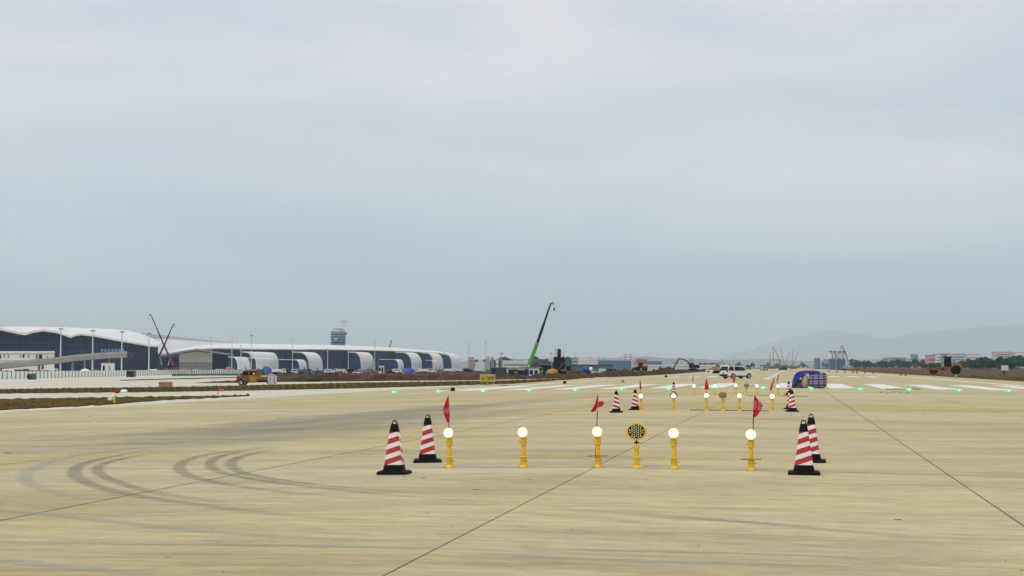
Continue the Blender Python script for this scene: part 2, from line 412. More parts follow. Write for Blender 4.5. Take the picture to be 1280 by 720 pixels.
# ---------------------------------------------------------------- mesh building
JOINED = {'bolts', 'clamp_band', 'wing_bolt', 'led_lenses', 'window_band', 'tank_frame', 'weights', 'vent_pipe', 'batten', 'cab_pillar', 'hydraulic_ram'}
class MB:
    def __init__(s): s.v, s.f, s.m, s.uv = [], [], [], None
    def add(s, vs_, fs_, m=0):
        o = len(s.v)
        s.v += [tuple(p) for p in vs_]
        for f in fs_:
            s.f.append(tuple(i + o for i in f)); s.m.append(m)
        return s
    def box(s, c, d, rz=0, m=0, tx=1, ty=1):
        """box centred at c, size d, top face scaled by tx, ty"""
        hx, hy, hz = d[0] / 2, d[1] / 2, d[2] / 2
        cs, sn = math.cos(rz), math.sin(rz)
        P = []
        for z, ax, ay in ((-hz, 1, 1), (hz, tx, ty)):
            for x, y in ((-hx, -hy), (hx, -hy), (hx, hy), (-hx, hy)):
                x *= ax; y *= ay
                P.append((c[0] + x * cs - y * sn, c[1] + x * sn + y * cs, c[2] + z))
        return s.add(P, [(3, 2, 1, 0), (4, 5, 6, 7), (0, 1, 5, 4), (1, 2, 6, 5), (2, 3, 7, 6), (3, 0, 4, 7)], m)
    def bar(s, p, q, w, h=None, m=0, w2=None):
        p, q = Vector(p), Vector(q); h = h or w
        k = (w2 or w) / w
        d = (q - p).normalized()
        ref = Vector((0, 0, 1)) if abs(d.z) < 0.95 else Vector((1, 0, 0))
        a = d.cross(ref).normalized(); b = a.cross(d)
        P = []
        for e_, g in ((p, 1), (q, k)):
            for i, j in ((-1, -1), (1, -1), (1, 1), (-1, 1)):
                P.append(e_ + a * (i * w / 2 * g) + b * (j * h / 2 * g))
        return s.add(P, [(0, 1, 2, 3), (7, 6, 5, 4), (0, 4, 5, 1), (1, 5, 6, 2), (2, 6, 7, 3), (3, 7, 4, 0)], m)
    def tube(s, pts, r, n=8, m=0, caps=True):
        pts = [Vector(p) for p in pts]
        rr = r if isinstance(r, (list, tuple)) else [r] * len(pts)
        P = []
        for i, p in enumerate(pts):
            d = (pts[min(i + 1, len(pts) - 1)] - pts[max(i - 1, 0)]).normalized()
            ref = Vector((0, 0, 1)) if abs(d.z) < 0.95 else Vector((1, 0, 0))
            a = d.cross(ref).normalized(); b = a.cross(d)
            for k in range(n):
                t = 2 * math.pi * k / n
                P.append(p + a * (math.cos(t) * rr[i]) + b * (math.sin(t) * rr[i]))
        fs = []
        for i in range(len(pts) - 1):
            for k in range(n):
                k2 = (k + 1) % n
                fs.append((i * n + k, i * n + k2, (i + 1) * n + k2, (i + 1) * n + k))
        if caps:
            fs.append(tuple(range(n))[::-1]); fs.append(tuple((len(pts) - 1) * n + k for k in range(n)))
        return s.add(P, fs, m)
    def lathe(s, prof, n=20, c=(0, 0, 0), axis='z', m=0):
        P, fs = [], []
        for r, z in prof:
            for k in range(n):
                t = 2 * math.pi * k / n
                x, y = r * math.cos(t), r * math.sin(t)
                if axis == 'z': q = (x, y, z)
                elif axis == 'y': q = (x, z, y)
                else: q = (z, x, y)
                P.append((q[0] + c[0], q[1] + c[1], q[2] + c[2]))
        L = len(prof)
        for i in range(L - 1):
            for k in range(n):
                k2 = (k + 1) % n
                fs.append((i * n + k, i * n + k2, (i + 1) * n + k2, (i + 1) * n + k))
        fs.append(tuple(range(n))[::-1]); fs.append(tuple((L - 1) * n + k for k in range(n)))
        return s.add(P, fs, m)
    def prism(s, poly, y0, y1, m=0, inset=0.0, fn=None):
        """polygon in x,z extruded along y"""
        n = len(poly)
        P = [(x, y0, z) for x, z in poly] + [(x, y1, z) for x, z in poly]
        if fn: P = [fn(p) for p in P]
        fs = [tuple(range(n)), tuple(range(2 * n - 1, n - 1, -1))]
        for i in range(n):
            j = (i + 1) % n
            fs.append((i, i + n, j + n, j))
        return s.add(P, fs, m)
    def grid(s, rows, m=0):
        a, b = len(rows), len(rows[0])
        P = [p for r in rows for p in r]
        fs = [(i * b + j, i * b + j + 1, (i + 1) * b + j + 1, (i + 1) * b + j) for i in range(a - 1) for j in range(b - 1)]
        return s.add(P, fs, m)
    def blob(s, c, r, sub=2, amp=0.2, seed=0, flat=None, m=0, freq=1.3):
        bm = bmesh.new(); bmesh.ops.create_icosphere(bm, subdivisions=sub, radius=1)
        P = []
        for v in bm.verts:
            d = v.co.normalized()
            k = 1 + amp * mnoise.noise(d * freq + Vector((seed * 3.1, seed * 1.7, seed))) + amp * 0.5 * mnoise.noise(d * freq * 2.7 + Vector((seed, 9, seed * 2)))
            p = Vector((c[0] + d.x * r[0] * k, c[1] + d.y * r[1] * k, c[2] + d.z * r[2] * k))
            if flat is not None and p.z < flat: p.z = flat
            P.append(p)
        fs = [tuple(v.index for v in f.verts) for f in bm.faces]
        bm.free()
        return s.add(P, fs, m)
    def mesh(s, name, mats, smooth=None, org=None, thick=None):
        me = bpy.data.meshes.new(name)
        vs_ = s.v if org is None else [(x - org[0], y - org[1], z - org[2]) for x, y, z in s.v]
        me.from_pydata(vs_, [], s.f)
        mats = mats if isinstance(mats, (list, tuple)) else [mats]
        for k in mats: me.materials.append(M[k] if isinstance(k, str) else k)
        if len(mats) > 1: me.polygons.foreach_set('material_index', s.m)
        if smooth is not None:
            me.polygons.foreach_set('use_smooth', [True] * len(me.polygons))
            if smooth < 179:
                me.set_sharp_from_angle(angle=R(smooth))
        me.update()
        return me
    def obj(s, name, mats, parent=None, smooth=None, world=False, bevel=0, **kw):
        """one mesh object; world=True: the coordinates are world ones although it has a parent"""
        org = tuple(parent.location) if (world and parent) else None
        o = bpy.data.objects.new(name, s.mesh(name, mats, smooth, org))
        col.objects.link(o)
        if parent: o.parent = parent
        if bevel:
            b = o.modifiers.new('bevel', 'BEVEL'); b.width = bevel; b.segments = 2; b.limit_method = 'ANGLE'; b.angle_limit = R(35)
        for k, v in kw.items(): o[k] = v
        if name in JOINED: o['kind'] = 'stuff'
        return o

def tag(o, label, cat, group=None):
    o['label'] = label; o['category'] = cat
    if group: o['group'] = group
    return o
def thing(name, label, cat, loc=(0, 0, 0), rz=0, group=None):
    o = bpy.data.objects.new(name, None); col.objects.link(o)
    o.location = loc; o.rotation_euler = (0, 0, rz)
    o.empty_display_size = 0.2
    return tag(o, label, cat, group)
KIDS = {}
def dup(root, loc, rz=0, label=None, group=None, s=1.0):
    """copy of a thing with its parts and sub-parts"""
    def cp(o, parent):
        c = o.copy(); col.objects.link(c)
        if parent: c.parent = parent
        for ch in o.children: cp(ch, c)
        return c
    r = cp(root, None)
    r.location = loc; r.rotation_euler = (0, 0, rz); r.scale = (s, s, s)
    if label: r['label'] = label
    if group: r['group'] = group
    return r
def structure(o): o['kind'] = 'structure'; return o

def text_mesh(body, size, mat_, name):
    cu = bpy.data.curves.new(name, 'FONT'); cu.body = body; cu.size = size
    cu.align_x = 'CENTER'; cu.align_y = 'CENTER'; cu.extrude = 0.002; cu.resolution_u = 2
    cu.space_line = 0.95; cu.offset = size * 0.012
    t = bpy.data.objects.new(name, cu); col.objects.link(t)
    bpy.context.view_layer.update()
    me = bpy.data.meshes.new_from_object(t.evaluated_get(bpy.context.evaluated_depsgraph_get()))
    col.objects.unlink(t); bpy.data.objects.remove(t); bpy.data.curves.remove(cu)
    me.materials.clear(); me.materials.append(mat_)
    return me

# ================================================================ GROUND
def ground_sheet():
    xs = [-50000, -20000, -9000, -4000, -1800, -1000, -600, -300, -180, XC - 95, XC - 60, XC - 30, XC, XC + 35, XC + 60, 100, 200, 400, 800, 1600, 4000, 9000, 20000, 50000]
    ys = [-60, 0, 50, 100, 200, 400, 800, 1600, 3200, 6000, 11000, 22000, 48000]
    g = MB()
    g.grid([[(x, y, zg(x) - 0.06) for x in xs] for y in ys])
    return structure(g.obj('ground', 'field'))
ground_sheet()

LANE = 5.2
JX = [XC + LANE * k for k in range(-6, 7)]          # longitudinal joints
Y_SLAB0, ROWS = 2.8, 12
def gap(x): return 0.010 if abs(x - XC) < 0.5 else (0.021 if x < XC else 0.013)   # half a joint's width
runway = thing('runway', '', '', (0, 0, 0))
del runway['label']; del runway['category']
structure(runway)
b = MB()
b.grid([[(x, y, zg(x) - 0.022) for x in [JX[0] - 0.2] + JX + [JX[-1] + 1.2]] for y in (-50, 100, 300, 1200, 3000)])
b.obj('joint_bed', 'bed', runway)
yend = Y_SLAB0 + ROWS * LANE
def inview(x0, x1, y0, y1):
    for x in (x0, x1, (x0 + x1) / 2):
        for y in (y0, y1, (y0 + y1) / 2):
            d = Vector((x, y, 0)) - CAM
            t = d.dot(FWD)
            if t > 1 and abs(d.dot(RIGHT) / t) < 0.40: return True
    return False
for k in range(len(JX) - 1):
    x0, x1 = JX[k] + gap(JX[k]), JX[k + 1] - gap(JX[k + 1])
    sm = None
    for j in range(ROWS):
        y0 = Y_SLAB0 + j * LANE
        if not inview(x0, x1, y0, y0 + LANE): continue
        if sm is None:
            s = MB()
            za, zb = zg(x0), zg(x1)
            l, wd = LANE - 0.005, x1 - x0
            s.add([(0, 0, za - .02), (wd, 0, zb - .02), (wd, l, zb - .02), (0, l, za - .02), (0, 0, za), (wd, 0, zb), (wd, l, zb), (0, l, za)],
                  [(4, 5, 6, 7), (0, 1, 5, 4), (1, 2, 6, 5), (2, 3, 7, 6), (3, 0, 4, 7)])
            sm = s.mesh('concrete_slab', 'concrete')
        o = bpy.data.objects.new('concrete_slab', sm); col.objects.link(o)
        o.parent = runway; o.location = (x0, y0, 0)
rs = MB()
for k in range(len(JX) - 1):                        # the far lanes, each its own strip between two joints
    x0, x1 = JX[k] + gap(JX[k]), JX[k + 1] - gap(JX[k + 1])
    rs.grid([[(x0, y, zg(x0)), (x1, y, zg(x1))] for y in (yend, 200, 500, 1200, 3000)])
x0 = JX[-1] + 0.007
rs.grid([[(x0, y, zg(x0)), (x0 + 1.4, y, zg(x0 + 1.4))] for y in (-50, 100, 500, 1200, 3000)])
rs.obj('pavement', 'concrete', runway)
tx = MB()                                           # paved taxiway and apron on the terminal side
xs = [-700, -300, -180, XC - 95, XC - 80, XC - 60, XC - 45, JX[0] - 0.007]
tx.grid([[(x, y, zg(x) - 0.002) for x in xs] for y in (-40, 60, 150, 250, 400, 700, 1300)])
structure(tx.obj('taxiway', 'taxi'))

def strip(name, top, bot, mt, off=0.03, cols=40, rows=6, rag=0.0, seed=1):
    """patch of ground between two pixel polylines, laid on the ground surface"""
    def interp(pl, x):
        for (xa, ya), (xb, yb) in zip(pl, pl[1:]):
            if xa <= x <= xb: return ya + (yb - ya) * (x - xa) / (xb - xa)
        return pl[0][1] if x < pl[0][0] else pl[-1][1]
    x0, x1 = max(top[0][0], bot[0][0]), min(top[-1][0], bot[-1][0])
    g = MB(); rws = []
    for j in range(rows):
        t = j / (rows - 1); rw = []
        for i in range(cols):
            x = x0 + (x1 - x0) * i / (cols - 1)
            ya, yb = interp(top, x), interp(bot, x)
            y = ya + (yb - ya) * t
            if rag and j in (0, rows - 1):
                y += rag * mnoise.noise(Vector((x * 0.11, seed * 7.0 + j, 0)))
            rw.append(G(x, y, off))
        rws.append(rw)
    g.grid(rws)
    return structure(g.obj(name, mt)), rws
def tufts(name, rws, mt, n, h, seed):
    rnd = random.Random(seed); g = MB()
    V, Fc = [], []
    for _ in range(n):
        i = rnd.randrange(len(rws) - 1); j = rnd.randrange(len(rws[0]) - 1)
        a, b_ = rws[i][j].lerp(rws[i][j + 1], rnd.random()), rws[i + 1][j].lerp(rws[i + 1][j + 1], rnd.random())
        p = a.lerp(b_, rnd.random())
        hh = h * rnd.uniform(0.4, 1.2); ww = hh * rnd.uniform(0.3, 0.7); t = rnd.random() * 3.14
        k = len(V)
        V += [(p.x - ww * math.cos(t), p.y - ww * math.sin(t), p.z - 0.03), (p.x + ww * math.cos(t), p.y + ww * math.sin(t), p.z - 0.03),
              (p.x + rnd.uniform(-.5, .5) * hh, p.y + rnd.uniform(-.5, .5) * hh, p.z + hh)]
        Fc.append((k, k + 1, k + 2))
    g.add(V, Fc)
    o = g.obj(name, mt, kind='stuff')
    return tag(o, {'blade': 'low dry olive grass growing along the taxiway strip'}.get(mt, 'low green weeds growing at the foot of the hoarding'), 'grass')
_, rw = strip('grass_verge', [(-60, 487.3), (0, 486.7), (240, 483.6), (440, 478.6), (560, 477), (640, 475.6), (742, 471.9)],
              [(-60, 492.8), (0, 492), (200, 490), (300, 488.4), (440, 485.6), (560, 482.2), (640, 479.8), (742, 472.3)], 'grass', 0.035, 90, 8, 0.7)
tufts('grass', rw, 'blade', 9000, 0.16, 3)
_, rw2 = strip('dirt_verge', [(-80, 499.3), (0, 499), (100, 497.4), (200, 496), (312, 494.6)],
               [(-80, 517), (0, 512.8), (60, 509.8), (130, 506.4), (200, 500.6), (312, 495)], 'soil_dark', 0.035, 80, 10, 1.6, 2)
g_ = MB(); rnd = random.Random(5)
for _ in range(500):                                  # clods on the dirt
    i = rnd.randrange(len(rw2) - 1); j = rnd.randrange(len(rw2[0]) - 1)
    p = rw2[i][j].lerp(rw2[i + 1][j + 1], rnd.random())
    r_ = rnd.uniform(0.02, 0.06) * (2.0 if rnd.random() < .05 else 1)
    g_.blob((p.x, p.y, p.z), (r_ * 1.3, r_ * 1.2, r_), 1, 0.5, rnd.random() * 50)
tag(g_.obj('dirt_clods', 'soil_dark', kind='stuff'), 'loose dark clods scattered over the brown dirt verge', 'soil')
strip('green_verge', [(215, 467.9), (330, 465.2), (420, 464)], [(215, 470.3), (330, 468.2), (420, 466)], M['leaf_dark'], 0.04, 30, 4, 0.4, 8)
strip('far_verge', [(150, 475), (240, 472.4), (330, 470.6)], [(150, 476), (240, 473.7), (330, 471.4)], 'grass', 0.04, 30, 3, 0.4, 9)
strip('site_ground', [(340, 463.2), (440, 463), (560, 462.5), (700, 462), (890, 460.2)], [(340, 477), (440, 476), (560, 475.2), (640, 474), (700, 472.6), (890, 464)], 'soil', 0.05, 60, 8, 0.3, 4)

# heaps of dug soil along the far side of the runway
RIDGE_B = [(232, 479), (300, 478.6), (346, 477.6), (440, 476.8), (500, 476), (560, 475.7), (640, 474.4), (700, 473), (760, 471.6), (800, 470), (840, 467.6), (880, 464.8), (905, 462.8)]
RIDGE_T = [(232, 478.6), (270, 476), (300, 474.6), (346, 474.2), (372, 471), (398, 467.8), (420, 467.6), (440, 469.5), (470, 468), (500, 467.4), (530, 469), (560, 468.4), (600, 469), (640, 467.8), (668, 468), (700, 466.6), (730, 465.4), (760, 465.4), (780, 462.5), (800, 464), (815, 463), (832, 459.8), (846, 461.4), (862, 461.8), (884, 461), (905, 461.4)]
def pl(poly, x):
    for (xa, ya), (xb, yb) in zip(poly, poly[1:]):
        if xa <= x <= xb: return ya + (yb - ya) * (x - xa) / (xb - xa)
    return poly[-1][1]
def ridge(name, x0, x1, tops, bots, mt, depth_k=0.16, seed=0, step=1.6):
    g = MB(); n = int((x1 - x0) / step); rows = [[] for _ in range(9)]
    for i in range(n + 1):
        x = x0 + (x1 - x0) * i / n
        p = G(x, pl(bots, x))
        d = depth(p)
        end = min(1, (i + 0.01) / 5, (n - i + 0.01) / 5)
        h = max(0.06, (pl(bots, x) - pl(tops, x)) * d / F) * end
        h *= 1 + 0.35 * mnoise.noise(Vector((x * 0.16, seed, 0))) + 0.22 * mnoise.noise(Vector((x * 0.6, seed + 4, 0)))
        far = FWD.copy(); far.z = 0; far.normalize()
        wdt = max(2.5, d * 0.035)
        for k in range(9):
            t = k / 8
            prof = math.sin(math.pi * min(1, t * 1.02)) ** 0.8 if t < 1 else 0
            q = p + far * (wdt * t)
            zz = zg(q.x) - 0.08 + h * prof * (1 + 0.45 * mnoise.noise(Vector((q.x * 0.5, q.y * 0.28, seed))) * (0 if k in (0, 8) else 1))
            rows[k].append((q.x, q.y, zz))
    g.grid(rows)
    return structure(g.obj(name, mt, smooth=60))
ridge('soil_bank', 232, 905, RIDGE_T, RIDGE_B, 'soil', seed=3)
# the rough bank beyond the runway's other edge
RB = [(1046, 460.6), (1060, 461.6), (1100, 465.6), (1150, 468.6), (1200, 471.4), (1240, 473.2), (1300, 476)]
RT = [(1046, 459.8), (1060, 460.2), (1100, 463.2), (1120, 464.6), (1150, 466.2), (1200, 468.4), (1240, 470), (1300, 472)]
ridge('roadside_bank', 1046, 1300, RT, RB, 'soil_dark', seed=9)

# painted markings: threshold bars, touchdown bars, centreline and side lines
runway_marks = []
def mark(name, x0, x1, y0, y1):
    g = MB(); n = 4
    ys = [y0 + (y1 - y0) * i / n for i in range(n + 1)]
    g.grid([[(x0, y, zg(x0) + 0.004), (x1, y, zg(x1) + 0.004)] for y in ys])
    o = g.obj(name, 'line', runway)
    runway_marks.append(o)
for sgn in (-1, 1):
    for k in range(6):
        u = 2.0 + k * 3.89
        xa, xb = XC + sgn * u, XC + sgn * (u + 1.95)
        mark('threshold_bar', min(xa, xb), max(xa, xb), 117, 149)
    for k in range(3):
        u = 9.6 + k * 3.4
        xa, xb = XC + sgn * u, XC + sgn * (u + 1.9)
        mark('touchdown_bar', min(xa, xb), max(xa, xb), 262, 286)
    mark('side_line', XC + sgn * 24.4 - 0.45, XC + sgn * 24.4 + 0.45, 117, 1500)
for k in range(14):
    mark('centreline_dash', XC - 0.42, XC + 0.42, 196 + 50 * k, 226 + 50 * k)

# tyre marks and wear on the concrete
def ribbon(pts, wd, mt, name='tyre_mark', off=0.003):
    P = [G(x, y) for x, y in pts]
    Q = []
    for i in range(len(P) - 1):                        # Catmull-Rom through the points
        p0, p1, p2, p3 = P[max(i - 1, 0)], P[i], P[i + 1], P[min(i + 2, len(P) - 1)]
        for s_ in range(10):
            t = s_ / 10
            Q.append(0.5 * ((2 * p1) + (p2 - p0) * t + (2 * p0 - 5 * p1 + 4 * p2 - p3) * t * t + (3 * p1 - p0 - 3 * p2 + p3) * t ** 3))
    Q.append(P[-1])
    L = [0]
    for a, b_ in zip(Q, Q[1:]): L.append(L[-1] + (b_ - a).length)
    V, Fc, UVs = [], [], []
    for i, p in enumerate(Q):
        d = (Q[min(i + 1, len(Q) - 1)] - Q[max(i - 1, 0)]); d.z = 0; d.normalize()
        nrm = Vector((-d.y, d.x, 0))
        for k in range(5):
            q = p + nrm * (wd * (k / 4 - 0.5))
            V.append((q.x, q.y, zg(q.x) + off)); UVs.append((k / 4, L[i] / L[-1]))
    for i in range(len(Q) - 1):
        for k in range(4): Fc.append((i * 5 + k, i * 5 + k + 1, i * 5 + k + 6, i * 5 + k + 5))
    g = MB(); g.add(V, Fc)
    o = g.obj(name, mt, runway)
    me = o.data; ul = me.uv_layers.new(name='UVMap')
    for l in me.loops: ul.data[l.index].uv = UVs[l.vertex_index]
    return o
for i, (pts, wd, mt) in enumerate([
    ([(340, 556), (300, 563), (255, 569), (229, 578), (225, 587), (238, 595), (265, 602), (320, 611), (420, 621), (520, 628)], 0.27, 'skid'),
    ([(345, 558), (285, 568), (264, 577), (268, 587), (300, 596), (350, 604), (450, 615), (550, 624), (650, 631)], 0.25, 'skid'),
    ([(350, 560), (305, 570), (289, 578), (296, 588), (320, 595), (370, 603), (470, 613), (600, 622)], 0.27, 'skid'),
    ([(190, 562), (145, 570), (104, 580), (93, 590), (101, 600), (130, 611), (165, 619), (225, 628), (330, 641), (440, 650), (560, 657)], 0.29, 'skid'),
    ([(200, 565), (155, 573), (125, 582), (125, 592), (145, 602), (185, 614), (240, 623), (330, 634)], 0.25, 'skid'),
    ([(110, 567), (65, 577), (36, 589), (32, 600), (58, 613), (120, 625), (200, 635)], 0.30, 'stain_blue'),
    ([(-20, 575), (80, 566), (200, 556), (330, 545), (450, 533), (560, 520), (660, 508)], 5.0, 'stain_grey'),
    ([(-20, 559), (100, 551), (250, 541), (400, 529), (540, 513), (640, 503)], 4.5, 'stain_grey'),
    ([(200, 545), (330, 530), (470, 517), (620, 505), (760, 494)], 4.0, 'stain_grey'),
    ([(-30, 636), (60, 643), (160, 654), (280, 666), (420, 674), (600, 679)], 0.30, 'stain_blue'),
    ([(-30, 677), (120, 679), (330, 681), (560, 686), (760, 692)], 0.22, 'stain_blue'),
    ([(-30, 697), (60, 706), (170, 716), (260, 724)], 0.32, 'stain_blue'),
    ([(560, 690), (760, 700), (960, 706), (1180, 716)], 0.30, 'stain_blue'),
    ([(640, 632), (760, 640), (900, 650), (1100, 668), (1290, 676)], 0.30, 'stain_grey'),
    ([(760, 642), (840, 648), (960, 654), (1060, 664)], 0.12, 'stain_grey'),
    ([(650, 686), (820, 689), (1000, 694), (1200, 704)], 0.2, 'stain_blue'),
    ([(540, 614), (575, 614.4), (615, 614)], 0.10, 'skid'),
    ([(540, 668), (562, 668.6), (585, 667.6)], 0.10, 'skid')]):
    ribbon(pts, wd, mt, off=0.0025 + 0.0004 * i)

g_ = MB(); rnd = random.Random(11)                     # little stones and crumbs on the pavement
for _ in range(110):
    px_, py_ = rnd.uniform(0, 1280), 480 + 235 * rnd.random() ** 1.6
    p = G(px_, py_)
    r_ = rnd.uniform(0.003, 0.007) * (1 + (3 if py_ < 530 else 0))
    g_.blob((p.x, p.y, p.z + r_ * 0.3), (r_ * 1.4, r_ * 1.2, r_ * 0.7), 1, 0.4, rnd.random() * 60)
for px_, py_, s_ in ((10, 566.5, .09), (390, 506.5, .08), (405, 520.5, .05), (530, 598, .04), (595, 612, .05), (1124, 650, .05), (660, 600, .03), (505, 596, .03), (210, 697, .02)):
    p = G(px_, py_); g_.blob((p.x, p.y, p.z), (s_ * 1.1, s_ * .5, s_ * .22), 1, 0.5, px_)
tag(g_.obj('crumbs', 'clod', kind='stuff'), 'dark crumbs of soil lying about on the runway concrete', 'crumbs')
g_ = MB()
for _ in range(26):
    p = G(rnd.uniform(1100, 1136), 490.5 + rnd.gauss(0, 1.1))
    r_ = rnd.uniform(0.02, 0.055); g_.blob((p.x, p.y, p.z + r_ * .2), (r_ * 1.3, r_, r_ * .6), 1, .4, rnd.random() * 60)
tag(g_.obj('soil_crumbs', 'red_dirt', kind='stuff'), 'reddish crumbs of soil spread in front of the threshold bars', 'crumbs')

# distant hills
def hills(name, pts, d, seed):
    g = MB(); rows = [[], [], []]
    for i in range(len(pts) - 1):
        (xa, ya), (xb, yb) = pts[i], pts[i + 1]
        for k in range(8):
            t = k / 8; x = xa + (xb - xa) * t
            y = ya + (yb - ya) * (3 * t * t - 2 * t ** 3) + 1.2 * mnoise.noise(Vector((x * 0.045, seed, 0))) + .5 * mnoise.noise(Vector((x * 0.2, seed, 3)))
            p = at(x, y, d)
            b0, b1 = at(x, 459, d * 0.9), at(x, 459, d * 1.1)
            rows[0].append((b0.x, b0.y, -1.5)); rows[1].append(tuple(p)); rows[2].append((b1.x, b1.y, -1.5))
    g.grid(rows)
    return structure(g.obj(name, 'hill', smooth=180))
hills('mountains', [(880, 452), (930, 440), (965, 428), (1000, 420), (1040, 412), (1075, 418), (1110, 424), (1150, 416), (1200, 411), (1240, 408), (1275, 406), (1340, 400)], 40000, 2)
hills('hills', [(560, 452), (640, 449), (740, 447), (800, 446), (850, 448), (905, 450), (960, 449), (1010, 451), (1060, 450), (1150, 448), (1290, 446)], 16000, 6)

# ================================================================ APPROACH LIGHTS, CONES, FLAGS
def make_light(label, loc):
    t = thing('approach_light', label, 'light', loc, 0, 'yellow approach lights in rows on the runway end')
    MB().lathe([(0.105, 0), (0.105, 0.010), (0.07, 0.014), (0.055, 0.032)], 24).obj('base_plate', 'yellow', t, 30)
    g = MB()
    for k in range(4):
        a = k * math.pi / 2 + .78
        g.lathe([(0.011, 0.0105), (0.011, 0.026)], 6, (0.084 * math.cos(a), 0.084 * math.sin(a), 0))
    g.obj('bolts', 'steel', t)
    MB().lathe([(0.050, 0.03), (0.050, 0.135), (0.054, 0.138), (0.054, 0.155), (0.044, 0.16), (0.036, 0.168)], 20).obj('break_collar', 'yellow', t, 30)
    MB().lathe([(0.034, 0.165), (0.034, 0.335), (0.031, 0.34)], 16).obj('post', 'yellow', t, 30)
    MB().lathe([(0.040, 0.335), (0.048, 0.34), (0.048, 0.425), (0.052, 0.428), (0.052, 0.445), (0.03, 0.455)], 20).obj('neck', 'yellow', t, 30)
    g = MB()
    for z, r_ in ((0.1, .053), (0.146, .056), (0.38, .051)):
        g.lathe([(r_, z - .004), (r_, z + .004)], 20)
    g.obj('clamp_band', 'yellow_dark', t, 30)
    MB().tube([(-.055, 0, .39), (-.075, 0, .39)], .009, 8).tube([(.055, 0, .10), (.078, 0, .10)], .009, 8).obj('wing_bolt', 'yellow_dark', t)
    h = MB().lathe([(0.074, -0.075), (0.079, -0.07), (0.077, -0.035), (0.062, 0.02), (0.035, 0.075)], 24, (0, 0, 0.535), 'y').obj('lamp_housing', 'yellow', t, 35)
    MB().lathe([(0.078, -0.074), (0.076, -0.086), (0.065, -0.102), (0.046, -0.115), (0.026, -0.123), (0.008, -0.126)], 24, (0, 0, 0.535), 'y').obj('lens', 'lamp', h, 180)
    return t
D1, DL = 22.75, 30.0
ROWPX = [[(562, 583.2), (654.3, 583), (747, 583), (842, 584), (938, 585.4)],
         [(801, 513.4), (842, 513.2), (883, 513.2), (924, 513.4), (965, 513.6)],
         [(867.3, 494.8), (893.4, 494.6), (919.6, 494.6), (946, 494.8), (972, 494.8)]]
ROWNAME = ['front', 'middle', 'far']
LBL = [['lit approach light at the outer end of the front row, beside two cones',
        'lit approach light second in the front row, standing without a flag',
        'lit approach light third in the front row, with a crumpled red flag and cross rod',
        'lit approach light of the front row just right of the round unlit flasher',
        'lit approach light at the right end of the front row, under a lettered flag'],
       ['lit approach light at the left end of the middle row, touching a striped cone',
        'lit approach light second in the middle row, in front of a lone striped cone',
        'lit approach light in the centre of the middle row, under a triangular flag',
        'lit approach light of the middle row just right of its round flasher',
        'lit approach light at the right end of the middle row, beside two cones'],
       ['lit approach light at the left end of the farthest row, with a thin flag',
        'lit approach light second in the farthest row, above a green threshold light',
        'lit approach light in the centre of the farthest row, in front of the car',
        'lit approach light of the farthest row just right of its round flasher',
        'lit approach light at the right end of the farthest row, near the tarpaulin']]
proto = None
LIGHT = {}
for r_ in range(3):
    for c_ in range(5):
        px_, _y = ROWPX[r_][c_]
        ys = ROWPX[r_][2][1]
        d0 = depth(G(ROWPX[r_][2][0], ys))
        yw = (CAM + ray(ROWPX[r_][2][0], 459) * d0).y
        rr = ray(px_, 459); tt = yw / rr.y
        p = Vector((rr.x * tt, yw, zg(rr.x * tt)))
        if proto is None: proto = make_light(LBL[0][0], p); o = proto
        else: o = dup(proto, p, 0, LBL[r_][c_])
        LIGHT[(r_, c_)] = p
# cross rods tied to two lights of the front row
for c_, z_ in ((2, .165), (4, .165)):
    p = LIGHT[(0, c_)]
    g = MB().tube([(-.15, -.062, 0), (.15, -.062, .006)], .007, 6)
    o = g.obj('cross_rod', 'bamboo'); o.location = (p.x, p.y, p.z + z_)
    tag(o, ['thin brown rod across the post under the crumpled flag', 'thin brown rod across the last post of the front row'][c_ == 4], 'rod')

def make_flasher(label, loc):
    t = thing('flasher_light', label, 'light', loc, 0, 'round unlit flashers, one in each row of lights')
    MB().lathe([(0.105, 0), (0.105, 0.010), (0.07, 0.014), (0.05, 0.03)], 24).obj('base_plate', 'yellow', t, 30)
    MB().lathe([(0.046, 0.028), (0.046, 0.135), (0.052, 0.138), (0.052, 0.155), (0.034, 0.17), (0.034, 0.27), (0.046, 0.275), (0.046, 0.34), (0.02, 0.355)], 20).obj('post', 'yellow', t, 30)
    MB().tube([(-.05, 0, .30), (-.07, 0, .30)], .009, 8).tube([(.05, 0, .12), (.072, 0, .12)], .009, 8).obj('wing_bolt', 'yellow_dark', t)
    MB().box((0, 0, .385), (.022, .03, .07)).tube([(-.04, 0, .383), (.04, 0, .383)], .012, 8).obj('hinge', 'black', t)
    c0 = (0, 0, .55)
    g = MB().lathe([(0.152, -0.02), (0.157, -0.012), (0.157, 0.02), (0.12, 0.06), (0.06, 0.10)], 32, c0, 'y')
    g.v = [(x, y, .55 + (z - .55) * .86) for x, y, z in g.v]
    h = g.obj('lamp_head', 'yellow', t, 35)
    g = MB().lathe([(0.128, -0.0202), (0.128, -0.0235)], 32, c0, 'y'); g.v = [(x, y, .55 + (z - .55) * .84) for x, y, z in g.v]
    g.obj('face_plate', 'black', h)
    g = MB()
    for i in range(-3, 4):
        for j in range(-3, 4):
            x, z = i * .033 + (0), j * .034 + (.017 if i % 2 else 0)
            if (x / .113) ** 2 + (z / .105) ** 2 < 1 and i != 0 or (i == 0 and abs(z) < .09):
                g.lathe([(.0125, -.0236), (.011, -.028), (.005, -.031)], 8, (x, 0, .55 + z), 'y')
    g.obj('led_lenses', 'led', h, 60)
    MB().box((0, -.029, .55), (.006, .011, .2)).obj('face_rib', 'steel', h)
    return t
fp = None
